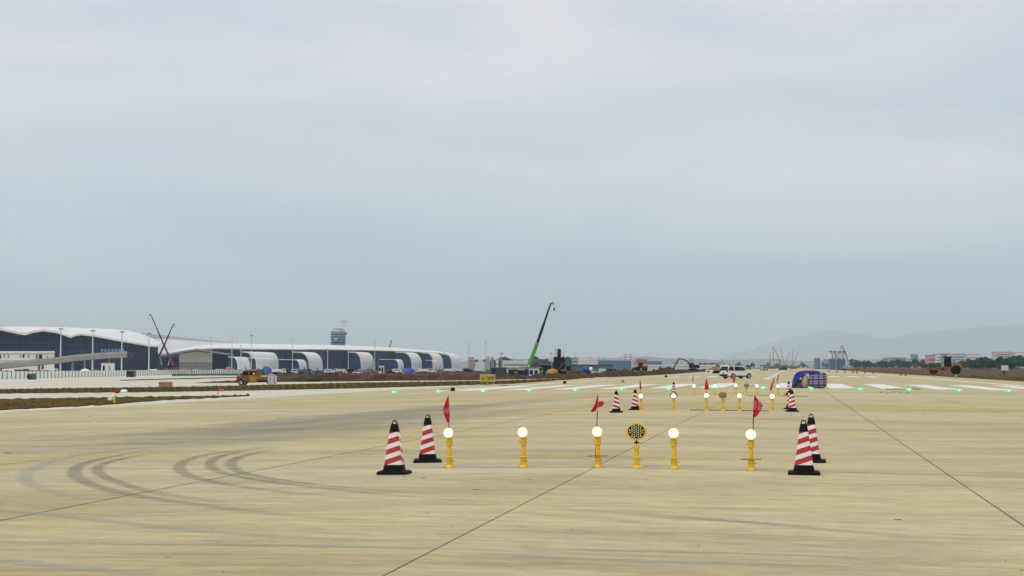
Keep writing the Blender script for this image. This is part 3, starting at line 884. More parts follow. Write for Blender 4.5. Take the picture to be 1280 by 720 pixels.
for r_, px_, lab in ((0, 795.3, 'round yellow flasher with dark honeycomb face, unlit, largest and in front'), (1, 903.3, 'round yellow flasher in the middle row of lights, unlit'), (2, 933, 'round yellow flasher in the farthest row of lights, smallest in view')):
    yw = LIGHT[(r_, 2)].y; rr = ray(px_, 459); tt = yw / rr.y
    p = Vector((rr.x * tt, yw, zg(rr.x * tt)))
    if fp is None: fp = make_flasher(lab, p)
    else: dup(fp, p, 0, lab)

def make_cone(label, loc, rz):
    t = thing('traffic_cone', label, 'cone', loc, rz, 'striped traffic cones round the approach lights')
    def ring(hw, z, rc):
        P = []
        for k in range(4):
            a0 = k * math.pi / 2
            cx, cy = (hw - rc) * (1, -1, -1, 1)[k], (hw - rc) * (1, 1, -1, -1)[k]
            for q in range(4):
                a = a0 + q * math.pi / 6
                P.append((cx + rc * math.cos(a), cy + rc * math.sin(a), z))
        return P
    def loft(rings):
        g = MB(); n = len(rings[0]); fs = []
        V = [p for r in rings for p in r]
        for i in range(len(rings) - 1):
            for k in range(n):
                k2 = (k + 1) % n; fs.append((i * n + k, i * n + k2, (i + 1) * n + k2, (i + 1) * n + k))
        fs.append(tuple(range(n))[::-1]); fs.append(tuple((len(rings) - 1) * n + k for k in range(n)))
        return g.add(V, fs)
    loft([ring(.225, 0, .07), ring(.232, .008, .07), ring(.230, .036, .07), ring(.205, .05, .06)]).obj('base', 'black_rubber', t, 40)
    loft([ring(.152, .048, .05), ring(.134, .14, .045)]).obj('collar', 'black_rubber', t, 40)
    loft([ring(.131, .14, .03), ring(.066, .618, .018)]).obj('sleeve', 'stripe', t, 40)
    loft([ring(.069, .617, .02), ring(.048, .722, .016), ring(.040, .730, .014)]).obj('cap', 'black_rubber', t, 40)
    P = [(-.036 * math.cos(a), 0, .726 + .055 * math.sin(a)) for a in [math.pi * k / 12 for k in range(13)]]
    MB().tube(P, .0085, 8).obj('handle', 'black_rubber', t, 60)
    return t
cp_ = None
for px_, py_, rz, lab in (
    (493, 592.4, R(3), 'nearest striped cone left of the front light row, turned to show a corner'),
    (534.5, 577.6, R(12), 'striped cone directly left of the front row\'s first light, behind another cone'),
    (1005, 592.8, R(0), 'nearest striped cone on the side of the tarpaulin, overlapping another cone'),
    (1014.5, 577.6, R(-2), 'striped cone half hidden behind the nearest cone right of the lights'),
    (770.5, 515.6, R(-84), 'striped cone standing alone left of the middle light row'),
    (794, 512.4, R(-88), 'striped cone close against the first light of the middle row'),
    (990, 514.6, R(4), 'striped cone right of the middle light row, in front of its twin'),
    (988, 511.6, R(-8), 'striped cone tucked directly behind the cone right of the middle row'),
    (986, 494, R(-6), 'striped cone at the right end of the farthest row, before the tarpaulin'),
    (842.2, 494.2, R(-88), 'small striped cone behind the second light of the middle row')):
    p = G(px_, py_)
    if cp_ is None: cp_ = make_cone(lab, p, rz)
    else: dup(cp_, p, rz, lab)

# flags on sticks
def flag(base, label, ztop, zbot, left, right, lean=0.0, letters=None, pale=False, s=1.0, stick=(0, 0.07)):
    """rows of left and right edges in metres from the stick, top to bottom"""
    t = thing('warning_flag', label, 'flag', (base.x, base.y, base.z), YAW * 0.8, 'red warning flags on sticks at the lights')
    sx, sy = stick
    px0 = lambda z: sx + lean * z
    zs = zbot - 0.13
    MB().tube([(px0(0.0), sy, 0.0), (px0(zs + .16), sy, zs + .16)], .0085 * s, 6).obj('stick', 'bamboo', t)
    MB().tube([(px0(zs + .14), sy, zs + .14), (px0(ztop), sy, ztop + .005)], .0125 * s, 6).obj('sleeve', 'sleeve', t)
    n = len(left); rows = []
    for i in range(n):
        k = i / (n - 1); z = ztop + (zbot - ztop) * k
        rw_ = []
        for j in range(9):
            u = j / 8
            x = px0(z) + left[i] * (1 - u) + right[i] * u
            far_ = abs(x - px0(z))
            rw_.append((x, sy - 0.014 - 0.030 * math.sin(u * 8 + k * 3) * min(1, far_ * 14), z - 0.01 * math.sin(u * 5) * k))
        rows.append(rw_)
    g = MB().grid(rows)
    c = g.obj('cloth', 'flag_pale' if pale else 'flag', t, 180)
    sd = c.modifiers.new('thickness', 'SOLIDIFY'); sd.thickness = 0.003
    if letters:
        body, sz, lx, lz, rx = letters
        me = text_mesh(body, sz, M['letter'], 'lettering')
        o = bpy.data.objects.new('lettering', me); col.objects.link(o); o.parent = c
        o.rotation_euler = (R(90), R(rx), 0); o.location = (px0(lz) + lx, sy - 0.052, lz)
        o.scale = (1, 1, 1)
    return t
U = 1 / 82.6
def S(*a): return [x * U for x in a]
flag(LIGHT[(0, 0)] + Vector((0, .0, 0)), 'red lettered flag furled to the left above the front row\'s first light', 1.12, .70,
     S(0, -2.6, -5, -6.8, -6.6, -4.6, -2.4), S(.2, .4, .7, .9, 1, 1.2, .6), -.02, ('注意\n安全', .042, -.036, .87, 12))
fl3 = flag(LIGHT[(0, 2)], 'crumpled red flag with two lobes above the front row\'s third light', 1.12, .84,
     S(0, -1.4, -2.4, -3.2, -4.4, -6.6, -8.6), S(-.4, -.4, -.2, -.2, -.2, -.6, -2.4), .05, None, False, 1, (-.045, .065))
MB().grid([[(.0 + .045 * U * 0 + x, .05 - .03 * math.sin(x * 60), z) for x, z in r] for r in ([(.006, .985), (.04, 1.0), (.075, .995)], [(.006, .95), (.05, .955), (.105, .965)], [(.006, .90), (.035, .91), (.07, .925)])]).obj('cloth_lobe', 'flag', fl3, 180)
flag(LIGHT[(0, 4)] + Vector((.02, .0, 0)), 'red flag lettered in white, spread to the right at the front row\'s end', 1.13, .80,
     S(0, 0, -.2, -.4, -.8, -1, -1), S(.6, 3.2, 6.6, 11, 9.4, 7.2, 4.4), .035, ('注意\n安全', .072, .045, .965, 8))
flag(LIGHT[(1, 0)], 'narrow red flag above the middle row\'s left end light', 1.12, .78, S(0, -1.5, -2, -2.5, -2.5, -2), S(.3, 1, 1.8, 2.6, 3, 3), -.02)
flag(LIGHT[(1, 2)], 'triangular dark red flag above the middle row\'s centre light', 1.14, .74, S(0, -1.5, -3, -4.4, -5.5, -6), S(.4, 2.5, 4, 5.6, 7, 8), 0, None)
flag(LIGHT[(1, 4)], 'red flag slanting down to the left at the middle row\'s right end', 1.18, .72, S(0, -2, -5, -8, -9.5, -9), S(2, 3, 2, 0, -2, -5), .05, None, True)
flag(LIGHT[(2, 0)], 'thin red flag above the farthest row\'s left end light', 1.14, .78, S(0, -2, -4, -5, -6), S(.5, 1.5, 1, 0, -2), -.03, None, True)
flag(LIGHT[(2, 2)], 'wide pale red flag hanging in front of the white car', 1.2, .72, S(0, -6, -9, -9, -8), S(1, 4, 4.5, 3.5, 0), -.06, None, True)
flag(LIGHT[(2, 4)], 'pale red flag leaning at the farthest row\'s right end', 1.2, .8, S(0, -2, -4, -6, -8), S(3, 3, 2, 0, -3), .04, None, True)

p = LIGHT[(0, 2)]
for xa, xb in ((-12.6, JX[6] - .02), (JX[6] + .02, JX[7] - .02), (JX[7] + .02, 10.5)):
    g = MB(); g.grid([[(x, y, zg(x) + .0022) for x in [xa + (xb - xa) * i / 4 for i in range(5)]] for y in (p.y - .10, p.y - .075)])
    g.obj('saw_cut', 'bed', runway)
# cables along the middle and farthest row
for r_, x0_, x1_, lab in ((1, 862, 960, 'thin dark cable lying along the middle row of lights'), (2, 935, 1010, 'thin dark cable lying along the farthest row of lights')):
    yw = LIGHT[(r_, 2)].y + 0.25
    def gx(px__):
        rr = ray(px__, 459); tt = yw / rr.y; return rr.x * tt
    xa, xb = gx(x0_), gx(x1_)
    P = [(xa + (xb - xa) * k / 14, yw + .05 * math.sin(k * 1.7), zg(xa + (xb - xa) * k / 14) + .014) for k in range(15)]
    tag(MB().tube(P, .013, 6).obj('cable', 'black_rubber'), lab, 'cable')

# green threshold lights
def make_green(label, loc):
    t = thing('threshold_light', label, 'light', loc, 0, 'green threshold lights across the runway')
    MB().lathe([(.26, 0), (.26, .018), (.24, .03)], 16).obj('housing', 'yellow_dark', t, 40)
    g = MB().lathe([(.25, .03), (.245, .08), (.17, .15), (.05, .175)], 16); h = g.obj('lens', 'green_lamp', t, 180)
    MB().lathe([(.075, -.235), (.07, -.25), (.02, -.255)], 12, (0, 0, .085), 'y').obj('bulb_window', 'green_core', h)
    return t
gp = None
GREEN = [(493, 'leftmost green threshold light on the plain concrete'), (548.5, 'second green threshold light from the taxiway side, below the black bagged light'), (604.3, 'green threshold light straight in front of the yellow sign'),
         (661.5, 'green threshold light in front of the tall green crane'), (719.3, 'green threshold light between the crane and the first striped cone'), (777, 'green threshold light just above the striped cones of the middle row'),
         (836, 'green threshold light beside the small cone'), (894, 'green threshold light behind the farthest row\'s second lamp'), (954, 'green threshold light between the two rows at the lettered flag'),
         (1013.5, 'green threshold light at the foot of the plaid bag'), (1075, 'first green threshold light to the right of the plaid bag'), (1136, 'second green threshold light to the right of the plaid bag'), (1198, 'green threshold light below the road roller'), (1260, 'rightmost green threshold light')]
for px_, lab in GREEN:
    rr = ray(px_, 459); yw = 108.5; tt = yw / rr.y
    x = rr.x * tt; p = Vector((x, yw, zg(x)))
    if gp is None: gp = make_green(lab, p)
    else: dup(gp, p, 0, lab)

# ================================================================ TARPAULIN HEAP
def cloth_heap():
    p = G(1012, 485.2); sc_ = depth(p) / F
    def L(px__, py__): return ((px__ - 1012) * sc_, (485.4 - py__) * sc_)
    # blue tarpaulin: a sagging hood drawn over the load, open on the right
    top = [(989.6, 485), (990.4, 480), (991.8, 473), (994, 467.4), (998, 464.4), (1004, 463.3), (1010, 462.9), (1020, 462.8), (1026, 464.8)]
    bot = [(990.2, 485.6), (992, 482.6), (995, 478.4), (998, 475), (1001, 472.4), (1003.4, 470), (1005, 467), (1014, 465.4), (1025.4, 466.2)]
    rows = []
    for k in range(9):
        t = k / 8; rw_ = []
        for i, ((a, b_), (c, d)) in enumerate(zip(top, bot)):
            x0, z0 = L(a, b_); x1, z1 = L(c, d)
            f = min(1, t * 2.2); z = z0 + (z1 - z0) * (1 - f) if k < 4 else z0
            x = x0 + (x1 - x0) * (1 - f) if k < 4 else x0
            y = -0.55 + 1.5 * t
            z = z * (1 - 0.55 * max(0, t - 0.55) ** 1.3)
            rw_.append((x + .05 * mnoise.noise(Vector((i * 1.3, k * 1.1, 3))), y + .12 * mnoise.noise(Vector((i * .9, k * .7, 1))), max(.012, z + .05 * mnoise.noise(Vector((i * 1.7, k * 1.5, 5))))))
        rows.append(rw_)
    g = MB().grid(rows)
    o = g.obj('tarpaulin', 'tarp'); o.location = p; o.rotation_euler = (0, 0, YAW * .0)
    ss = o.modifiers.new('smooth', 'SUBSURF'); ss.levels = 2; ss.render_levels = 2
    sd = o.modifiers.new('thickness', 'SOLIDIFY'); sd.thickness = .012
    for pl_ in o.data.polygons: pl_.use_smooth = True
    tag(o, 'bright blue tarpaulin sagging over a heap beside the plaid bag', 'tarpaulin')
    # sacks below the hood
    g = MB().blob((L(998.5, 0)[0], .10, .05), (.46, .50, .64), 3, .16, 3, 0.0)
    o = g.obj('muddy_sack', 'mud', smooth=180); o.location = p
    tag(o, 'dark muddy sack bulging out under the blue tarpaulin', 'sack')
    g = MB().blob((L(1006.4, 0)[0], -.10, .48), (.29, .42, .60), 3, .14, 8, 0.0)
    o = g.obj('buff_sack', 'sack', smooth=180); o.location = p
    tag(o, 'upright buff sack squeezed between tarpaulin and plaid bag', 'sack')
    # plaid bag, a rounded box
    x0, x1 = L(1011, 0)[0], L(1033.4, 0)[0]; w_ = x1 - x0; h_ = 20.2 * sc_
    bm = bmesh.new(); bmesh.ops.create_cube(bm, size=1); bmesh.ops.subdivide_edges(bm, edges=bm.edges, cuts=7, use_grid_fill=True)
    for v in bm.verts:
        c = v.co * 2; q = Vector((math.copysign(abs(c.x) ** 1, c.x), c.y, c.z))
        nrm_ = (abs(c.x) ** 4.5 + abs(c.y) ** 4.5 + abs(c.z) ** 4.5) ** (1 / 4.5)
        q = c / nrm_
        q += q.normalized() * (.05 * mnoise.noise(c * 1.8 + Vector((4, 2, 1))))
        v.co = Vector((q.x * w_ / 2, q.y * .5, max(-h_ / 2, q.z * h_ / 2)))
    for f in bm.faces: f.smooth = True
    me = bpy.data.meshes.new('plaid_bag'); bm.to_mesh(me); bm.free(); me.materials.append(M['plaid'])
    t = thing('plaid_bag', 'big woven bag in purple and blue plaid, standing right of the blue tarpaulin', 'bag', p + Vector(((x0 + x1) / 2, -.05, 0)))
    o = bpy.data.objects.new('bag_body', me); col.objects.link(o); o.parent = t; o.location = (0, 0, h_ / 2)
    MB().tube([(-.22, -.25, h_ * .96), (-.1, -.3, h_ * 1.0), (.08, -.3, h_ * 1.0), (.2, -.25, h_ * .96)], .014, 6).obj('bag_handle', 'tarp', t)
cloth_heap()

# ================================================================ VEHICLES
def wheel(parent, x, y, r, w_=.22, rim=True):
    o = MB().lathe([(r * .55, -w_ / 2), (r * .93, -w_ / 2), (r, -w_ * .36), (r, w_ * .36), (r * .93, w_ / 2), (r * .55, w_ / 2)], 20, (0, 0, 0), 'y').obj('wheel', 'tyre', parent, 40)
    o.location = (x, y, r)
    if rim:
        g = MB().lathe([(r * .60, -w_ * .52), (r * .52, -w_ * .45), (r * .15, -w_ * .40)], 16, (0, 0, 0), 'y').lathe([(r * .60, w_ * .52), (r * .52, w_ * .45), (r * .15, w_ * .40)], 16, (0, 0, 0), 'y')
        g.obj('rim', 'rim', o, 40)
    return o
def arch_profile(x0, x1, zb, arches, ra, top):
    """lower edge with wheel arches, then the given top edge from x1 back to x0"""
    P = [(x0, zb)]
    for ax in arches:
        for k in range(9):
            a = math.pi - math.pi * k / 8
            P.append((ax + ra * math.cos(a), zb - .02 + ra * math.sin(a)))
    P.append((x1, zb))
    return P + top
def suv(label, loc, rz):
    t = thing('parked_car', label, 'car', loc, rz)
    wdt = 1.88
    def taper(p):
        x, y, z = p
        k = 1 - max(0, z - 1.05) * .23 - max(0, abs(x) - 1.6) * .10
        return (x, y * k, z)
    low = arch_profile(-2.32, 2.36, .36, (-1.36, 1.42), .43, [(2.38, .62), (2.34, .86), (2.20, .98), (1.15, 1.10), (.9, 1.12), (-2.28, 1.12), (-2.36, .95)])
    MB().prism(low, -wdt / 2, wdt / 2, fn=taper).obj('body', 'car_white', t, 35, bevel=.05)
    cab = [(1.10, 1.10), (.42, 1.66), (.2, 1.74), (-1.75, 1.78), (-2.05, 1.72), (-2.30, 1.12)]
    MB().prism(cab, -wdt / 2 + .03, wdt / 2 - .03, fn=taper).obj('cabin', 'car_white', t, 35, bevel=.04)
    for s in (-1, 1):
        yy = s * (wdt / 2 - .03)
        def side(poly, nm):
            P = [taper((x, yy, z)) for x, z in poly]
            Q = [(x, y + s * .012, z) for x, y, z in P]
            n = len(P)
            MB().add(P + Q, [tuple(range(n)), tuple(range(2 * n - 1, n - 1, -1))] + [(i, (i + 1) % n, (i + 1) % n + n, i + n) for i in range(n)]).obj(nm, 'car_glass', t)
        side([(1.00, 1.10), (.40, 1.60), (-.02, 1.67), (-.02, 1.10)], 'window')
        side([(-.06, 1.10), (-.06, 1.67), (-1.08, 1.69), (-1.08, 1.10)], 'window')
        side([(-1.26, 1.12), (-1.26, 1.69), (-1.92, 1.67), (-2.22, 1.14)], 'window')
        MB().box((-2.33, s * .76, 1.02), (.10, .26, .24)).obj('tail_light', 'red_lamp', t)
        MB().box((2.27, s * .68, .84), (.14, .34, .15)).obj('headlight', 'head_lamp', t)
        MB().box((.72, s * 1.01, 1.16), (.12, .18, .14)).obj('mirror', 'car_white', t, bevel=.02)
        MB().bar((.1, s * .66, 1.80), (-1.7, s * .66, 1.82), .04, .03).obj('roof_rail', 'steel', t)
        MB().box((.38, s * .945, .93), (.18, .02, .03)).obj('handle', 'steel', t)
        MB().box((0, s * .925, .40), (1.95, .03, .12)).obj('side_skirt', 'black', t)
    MB().add([(-2.31, -.82, 1.14), (-2.31, .82, 1.14), (-2.09, .70, 1.69), (-2.09, -.70, 1.69)], [(0, 3, 2, 1)]).obj('rear_window', 'car_glass', t)
    MB().add([(1.075, -.70, 1.14), (1.075, .70, 1.14), (.45, .60, 1.645), (.45, -.60, 1.645)], [(0, 1, 2, 3)]).obj('windscreen', 'car_glass', t)
    MB().box((-2.34, 0, .50), (.12, 1.66, .26)).obj('rear_bumper', 'black', t, bevel=.03)
    MB().box((2.36, 0, .50), (.10, 1.6, .26)).obj('front_bumper', 'black', t, bevel=.03)
    MB().box((-2.375, 0, .80), (.02, .46, .13)).obj('number_plate', 'blue', t)
    for x in (-1.36, 1.42):
        for s in (-1, 1): wheel(t, x, s * .80, .38, .25)
    MB().box((0, 0, .34), (4.2, 1.3, .16)).obj('underbody', 'black', t)
    return t
p = G(921, 473.4)
suv('white parked car seen from behind and the side, beyond the lights', p, YAW + R(32))

def van(kind, colour, label, loc, rz, group=None, name=None):
    """small site vehicles: car, van, truck"""
    t = thing(name or {'car': 'parked_car', 'van': 'parked_van', 'truck': 'parked_truck', 'pickup': 'pickup_truck'}[kind], label, {'car': 'car', 'van': 'van', 'truck': 'truck', 'pickup': 'truck'}[kind], loc, rz, group)
    if kind == 'car':
        L_, W_ = 4.4, 1.78
        MB().prism(arch_profile(-2.2, 2.2, .3, (-1.3, 1.35), .38, [(2.2, .7), (1.1, .92), (-1.6, .95), (-2.2, .85)]), -W_ / 2, W_ / 2).obj('body', colour, t, 35, bevel=.05)
        MB().prism([(1.0, .92), (.3, 1.42), (-1.1, 1.44), (-1.8, .95)], -W_ / 2 + .1, W_ / 2 - .1).obj('cabin', 'car_glass', t, bevel=.04)
        MB().prism([(.32, 1.42), (.2, 1.47), (-1.0, 1.48), (-1.12, 1.44)], -W_ / 2 + .12, W_ / 2 - .12).obj('roof', colour, t)
        ws, r_ = (-1.3, 1.35), .33
    elif kind == 'van':
        L_, W_ = 5, 1.9
        MB().prism(arch_profile(-2.5, 2.5, .35, (-1.5, 1.6), .42, [(2.5, .9), (1.9, 1.15), (1.3, 2.05), (1.1, 2.15), (-2.4, 2.2), (-2.5, 2.0)]), -W_ / 2, W_ / 2).obj('body', colour, t, 35, bevel=.06)
        for s in (-1, 1):
            MB().box((.9, s * (W_ / 2), 1.55), (.8, .03, .5)).obj('window', 'car_glass', t)
            MB().box((-1.0, s * (W_ / 2), 1.6), (2.2, .03, .45)).obj('window', 'car_glass', t)
        ws, r_ = (-1.5, 1.6), .37
    else:
        W_ = 2.3
        MB().prism([(3.0, .5), (3.05, 1.3), (2.8, 2.35), (1.4, 2.4), (1.4, .5)], -W_ / 2, W_ / 2).obj('cab', colour, t, 35, bevel=.06)
        for s in (-1, 1): MB().box((2.2, s * W_ / 2, 1.75), (.8, .03, .6)).obj('window', 'car_glass', t)
        MB().box((2.95, 0, 1.8), (.12, 1.9, .7)).obj('windscreen', 'car_glass', t)
        MB().box((-.9, 0, .75), (4.4, 1.0, .2)).obj('chassis', 'black', t)
        if kind == 'truck':
            MB().box((-.9, 0, 1.5), (4.4, W_, 1.3)).obj('cargo_bed', colour, t, bevel=.04)
        else:
            MB().box((-.9, 0, 1.05), (4.4, W_, .35)).obj('cargo_bed', colour, t, bevel=.04)
        ws, r_ = (-2.2, -1.1, 2.2), .48
    for x in ws:
        for s in (-1, 1): wheel(t, x, s * (W_ / 2 - .12), r_, .24, False)
    return t

def crew_truck(loc, rz):
    """orange crew truck with an open bed, front to the left"""
    t = thing('flatbed_truck', 'old orange flatbed truck standing on the grass verge', 'truck', loc, rz)
    W_ = 2.0
    MB().prism(arch_profile(.75, 2.75, .55, (2.05,), .52, [(2.8, 1.0), (2.72, 1.45), (2.35, 1.5), (.75, 1.5)]), -W_ / 2, W_ / 2).obj('bonnet', 'rust', t, 35, bevel=.05)
    MB().prism([(2.1, 1.49), (1.75, 2.2), (1.5, 2.26), (-.35, 2.24), (-.45, 1.49)], -W_ / 2 + .06, W_ / 2 - .06).obj('cab', 'rust', t, 35, bevel=.05)
    MB().prism([(.74, .55), (.74, 1.49), (-.45, 1.49), (-.45, .55)], -W_ / 2 + .01, W_ / 2 - .01).obj('cab_lower', 'amber', t, 35, bevel=.03)
    for s in (-1, 1):
        MB().prism([(1.9, 1.53), (1.68, 2.1), (.95, 2.12), (.95, 1.53)], s * (W_ / 2 - .06) - .02, s * (W_ / 2 - .06) + .02).obj('window', 'car_glass', t)
        MB().prism([(.75, 1.53), (.75, 2.12), (-.22, 2.12), (-.22, 1.53)], s * (W_ / 2 - .06) - .02, s * (W_ / 2 - .06) + .02).obj('window', 'car_glass', t)
        MB().box((.02, s * (W_ / 2), 1.78), (.3, .06, .22)).obj('sun_reflector', 'white', t)
    MB().box((-1.9, 0, .85), (2.9, W_, .16)).obj('cargo_bed', 'rust', t)
    for s in (-1, 1): MB().box((-1.9, s * (W_ / 2 - .04), 1.12), (2.9, .06, .40)).obj('side_board', 'orange', t)
    MB().box((-3.34, 0, 1.12), (.06, W_, .40)).obj('tailgate', 'orange', t)
    MB().blob((-2.3, 0, 1.0), (.9, .6, .55), 2, .3, 4).obj('bed_load', 'mud', t, 60)
    MB().box((-.4, 0, .62), (5.2, .8, .2)).obj('chassis', 'black', t)
    for x in (2.05, -2.4):
        for s in (-1, 1): wheel(t, x, s * .85, .45, .26)
    return t
p = G(320, 481.6)
crew_truck(p, YAW + math.pi - R(8))
p = G(340.5, 481.5)
t = thing('water_tank', 'pale square water tank standing behind the orange truck', 'tank', p, YAW + .1)
MB().box((0, 0, .72), (1.3, 1.2, 1.34), tx=.98).obj('tank_body', 'wall', t, bevel=.05)
MB().box((-.3, -.62, .7), (.1, .05, 1.3)).box((.3, -.62, .7), (.1, .05, 1.3)).obj('tank_frame', 'grey', t)
MB().blob((-.2, 0, 1.42), (.6, .4, .3), 2, .3, 5).obj('tank_cover', 'crate', t, 60)

def excavator(label, loc, rz, c_body, c_arm, c_house, boom, stick, bucket, name='excavator'):
    t = thing(name, label, 'excavator', loc, rz)
    for s in (-1, 1):
        MB().prism([(-1.9, .35), (-1.6, .05), (1.6, .05), (1.9, .35), (1.7, .75), (-1.7, .75)], s * 1.2 - .28, s * 1.2 + .28).obj('track', 'black_rubber', t, bevel=.05)
    MB().box((0, 0, .75), (2.2, 1.8, .4)).obj('undercarriage', 'navy', t)
    MB().prism([(-2.3, 1.0), (-2.4, 1.9), (-2.1, 2.2), (-.2, 2.2), (1.2, 1.5), (1.3, 1.0)], -1.25, 1.25).obj('house', c_house, t, 35, bevel=.06)
    MB().prism([(.1, 1.3), (.1, 2.95), (.9, 2.95), (1.35, 2.0), (1.35, 1.3)], .35, 1.25).obj('cab', c_body, t, 35, bevel=.05)
    for s in (.34, 1.26): MB().box((.65, s, 2.3), (.8, .03, .8)).obj('window', 'car_glass', t)
    for (a, b_) in zip(boom, boom[1:]):
        pass
    g = MB()
    for (a, b_), k in zip(zip(boom, boom[1:]), range(9)): g.bar((a[0], -.2, a[1]), (b_[0], -.2, b_[1]), .42, .55 - .06 * k, w2=.40)
    g.obj('boom', c_arm, t, 35)
    MB().bar((stick[0][0], -.2, stick[0][1]), (stick[1][0], -.2, stick[1][1]), .34, .5, w2=.26).obj('dipper', c_arm, t)
    g = MB().tube([(boom[0][0] + .5, -.2, boom[0][1] - .2), ((boom[1][0] + boom[0][0]) / 2 + .3, -.2, (boom[1][1] + boom[0][1]) / 2 - .1)], .1, 8)
    g.obj('hydraulic_ram', 'steel', t)
    bx, bz = bucket
    MB().prism([(bx, bz), (bx + .6, bz - .1), (bx + .75, bz - .8), (bx + .2, bz - 1.15), (bx - .2, bz - .7)], -.75, .35).obj('bucket', 'navy', t, bevel=.04)
    return t
# working excavator on the soil bank, arm reaching left
d = 560; p = gd(862, d); p.z = zat(862, 463.6, d)
k = d / F
e_ = excavator('brown excavator with arched boom and dark blue house, digging on the soil bank', p + Vector((1.2, 0, 0)), YAW + math.pi, 'navy', 'arm', 'navy',
          [(.8, 1.6), (1.8, 3.4), (3.6, 4.3), (5.2, 4.6)], [(5.0, 4.7), (6.9, 1.2)], (6.8, 1.3))
# tan machine behind the car
d = 420; p = gd(897, d); p.z = zg(p.x)
te = excavator('tan excavator with folded upright arm, right behind the white car', p, YAW + 0.3, 'olive', 'olive', 'olive',
          [(.2, 1.6), (-.6, 2.6), (-.8, 3.1)], [(-.8, 3.2), (-1.2, 1.8)], (-1.6, 1.8))
te.scale = (.62, .62, .9)

def roller(label, loc, rz):
    """single-drum road roller, drum to the left"""
    t = thing('road_roller', label, 'roller', loc, rz)
    o = MB().lathe([(.2, -1.0), (.66, -1.02), (.68, -.98), (.68, .98), (.66, 1.02), (.2, 1.0)], 28, (0, 0, 0), 'y').obj('drum', 'navy', t, 40); o.location = (1.9, 0, .68)
    MB().box((1.9, 1.16, .95), (2.3, .16, .5)).box((1.9, -1.16, .95), (2.3, .16, .5)).box((.75, 0, .95), (.3, 2.45, .5)).box((3.0, 0, .85), (.25, 2.45, .35)).obj('drum_frame', 'rust', t, bevel=.04)
    MB().box((.2, 0, .95), (1.0, .7, .5)).obj('articulation_joint', 'navy', t)
    MB().box((-.35, 0, 1.1), (1.3, 1.7, .5)).obj('cab_floor', 'rust', t)
    MB().prism([(.15, 1.3), (.25, 2.0), (.05, 2.95), (-1.0, 2.95), (-1.0, 1.3)], -.78, .78).obj('cab', 'car_glass', t, bevel=.04)
    g = MB()
    for x in (.12, -1.0):
        for s in (-.8, .8): g.bar((x, s, 1.3), (x - (.05 if x > 0 else 0), s, 3.0), .09)
    g.obj('cab_pillar', 'black', t)
    MB().box((-.45, 0, 3.03), (1.35, 1.75, .12)).obj('cab_roof', 'black', t, bevel=.03)
    MB().prism([(-1.05, 1.0), (-1.05, 2.0), (-2.5, 1.85), (-2.9, 1.5), (-2.9, .95)], -.85, .85).obj('engine_hood', 'orange', t, 35, bevel=.06)
    MB().tube([(-1.5, .4, 1.9), (-1.5, .4, 2.5)], .07, 8).obj('exhaust', 'black', t)
    for s in (-1, 1): wheel(t, -1.8, s * .95, .78, .5, False)
    return t
d = 262; p = gd(1181, d); p.z = zat(1181, 468.0, d)
roller('orange road roller with black cab working on the bank beside the runway', p, YAW + math.pi - R(12))

def boom_crane(label, px_, d, ybase, tip, mid, c_low, c_up, wlow, rz, name='mobile_crane', body=True, group=None, foot=None):
    """telescopic crane: carrier, cab, turret, boom in two tones and hook"""
    p = gd(px_, d)
    t = thing(name, label, 'crane', p, rz, group)
    q = Matrix.Rotation(-rz, 4, 'Z')
    def loc(P): return q @ (P - p)
    f = loc(at(*(foot or (px_, ybase)), d)); m_ = loc(at(*mid, d)); e_ = loc(at(*tip, d))
    if body:
        MB().box((0, 0, 1.15), (8.5, 2.4, .55)).obj('carrier', c_low, t, bevel=.05)
        MB().prism([(4.2, .8), (4.4, 1.6), (4.1, 2.7), (2.8, 2.7), (2.8, .8)], -1.15, 1.15).obj('driver_cab', c_low, t, 35, bevel=.06)
        MB().box((3.6, -1.16, 2.1), (.9, .03, .6)).obj('window', 'car_glass', t)
        MB().prism([(-2.6, 1.4), (-2.8, 2.8), (-.9, 3.0), (.6, 2.4), (.6, 1.4)], -1.1, 1.1).obj('turret', c_low, t, 35, bevel=.06)
        for x in (-3.2, -1.9, 1.6, 3.4):
            for s in (-1, 1): wheel(t, x, s * 1.0, .55, .35, False)
    MB().bar(f, m_, wlow, wlow * 1.15, w2=wlow * .9).obj('boom_base', c_low, t)
    mm = m_ + (e_ - m_) * .5
    MB().bar(m_ - (m_ - f) * .02, mm, wlow * .82, w2=wlow * .72).bar(mm, e_, wlow * .62, w2=wlow * .45).obj('boom', c_up, t)
    dr = (e_ - m_).normalized()
    h = Vector((math.copysign(1, (q.to_3x3() @ RIGHT).dot(e_ - f) or 1), 0, 0)); h = (q.to_3x3() @ RIGHT) * (1 if (e_ - f).dot(q.to_3x3() @ RIGHT) > 0 else -1)
    MB().bar(e_ - dr * .3, e_ + h * wlow * 1.0 + Vector((0, 0, wlow * .35)), wlow * .4).bar(e_, e_ + h * wlow * 1.1 - Vector((0, 0, wlow * .4)), wlow * .3).obj('boom_head', c_low if c_low == 'green' else c_up, t)
    he = e_ + h * wlow * 1.1
    MB().tube([he, he - Vector((0, 0, wlow * 1.6))], .04, 6).obj('hoist_rope', 'black', t)
    MB().box(he - Vector((0, 0, wlow * 2.0)), (wlow * .4, wlow * .4, wlow * 0.9)).obj('hook_block', 'black', t, bevel=.05)
    MB().tube([f * .55 + m_ * .45, Vector((f.x * .3 + m_.x * .7 , f.y, f.z * 1.0))], wlow * .22, 8).obj('lifting_ram', 'steel', t)
    return t
boom_crane('tall mobile crane with green lower boom and black upper boom', 661, 470, 457, (688.5, 379), (672, 428), 'green', 'navy', .95, YAW + .4, foot=(661.5, 456))
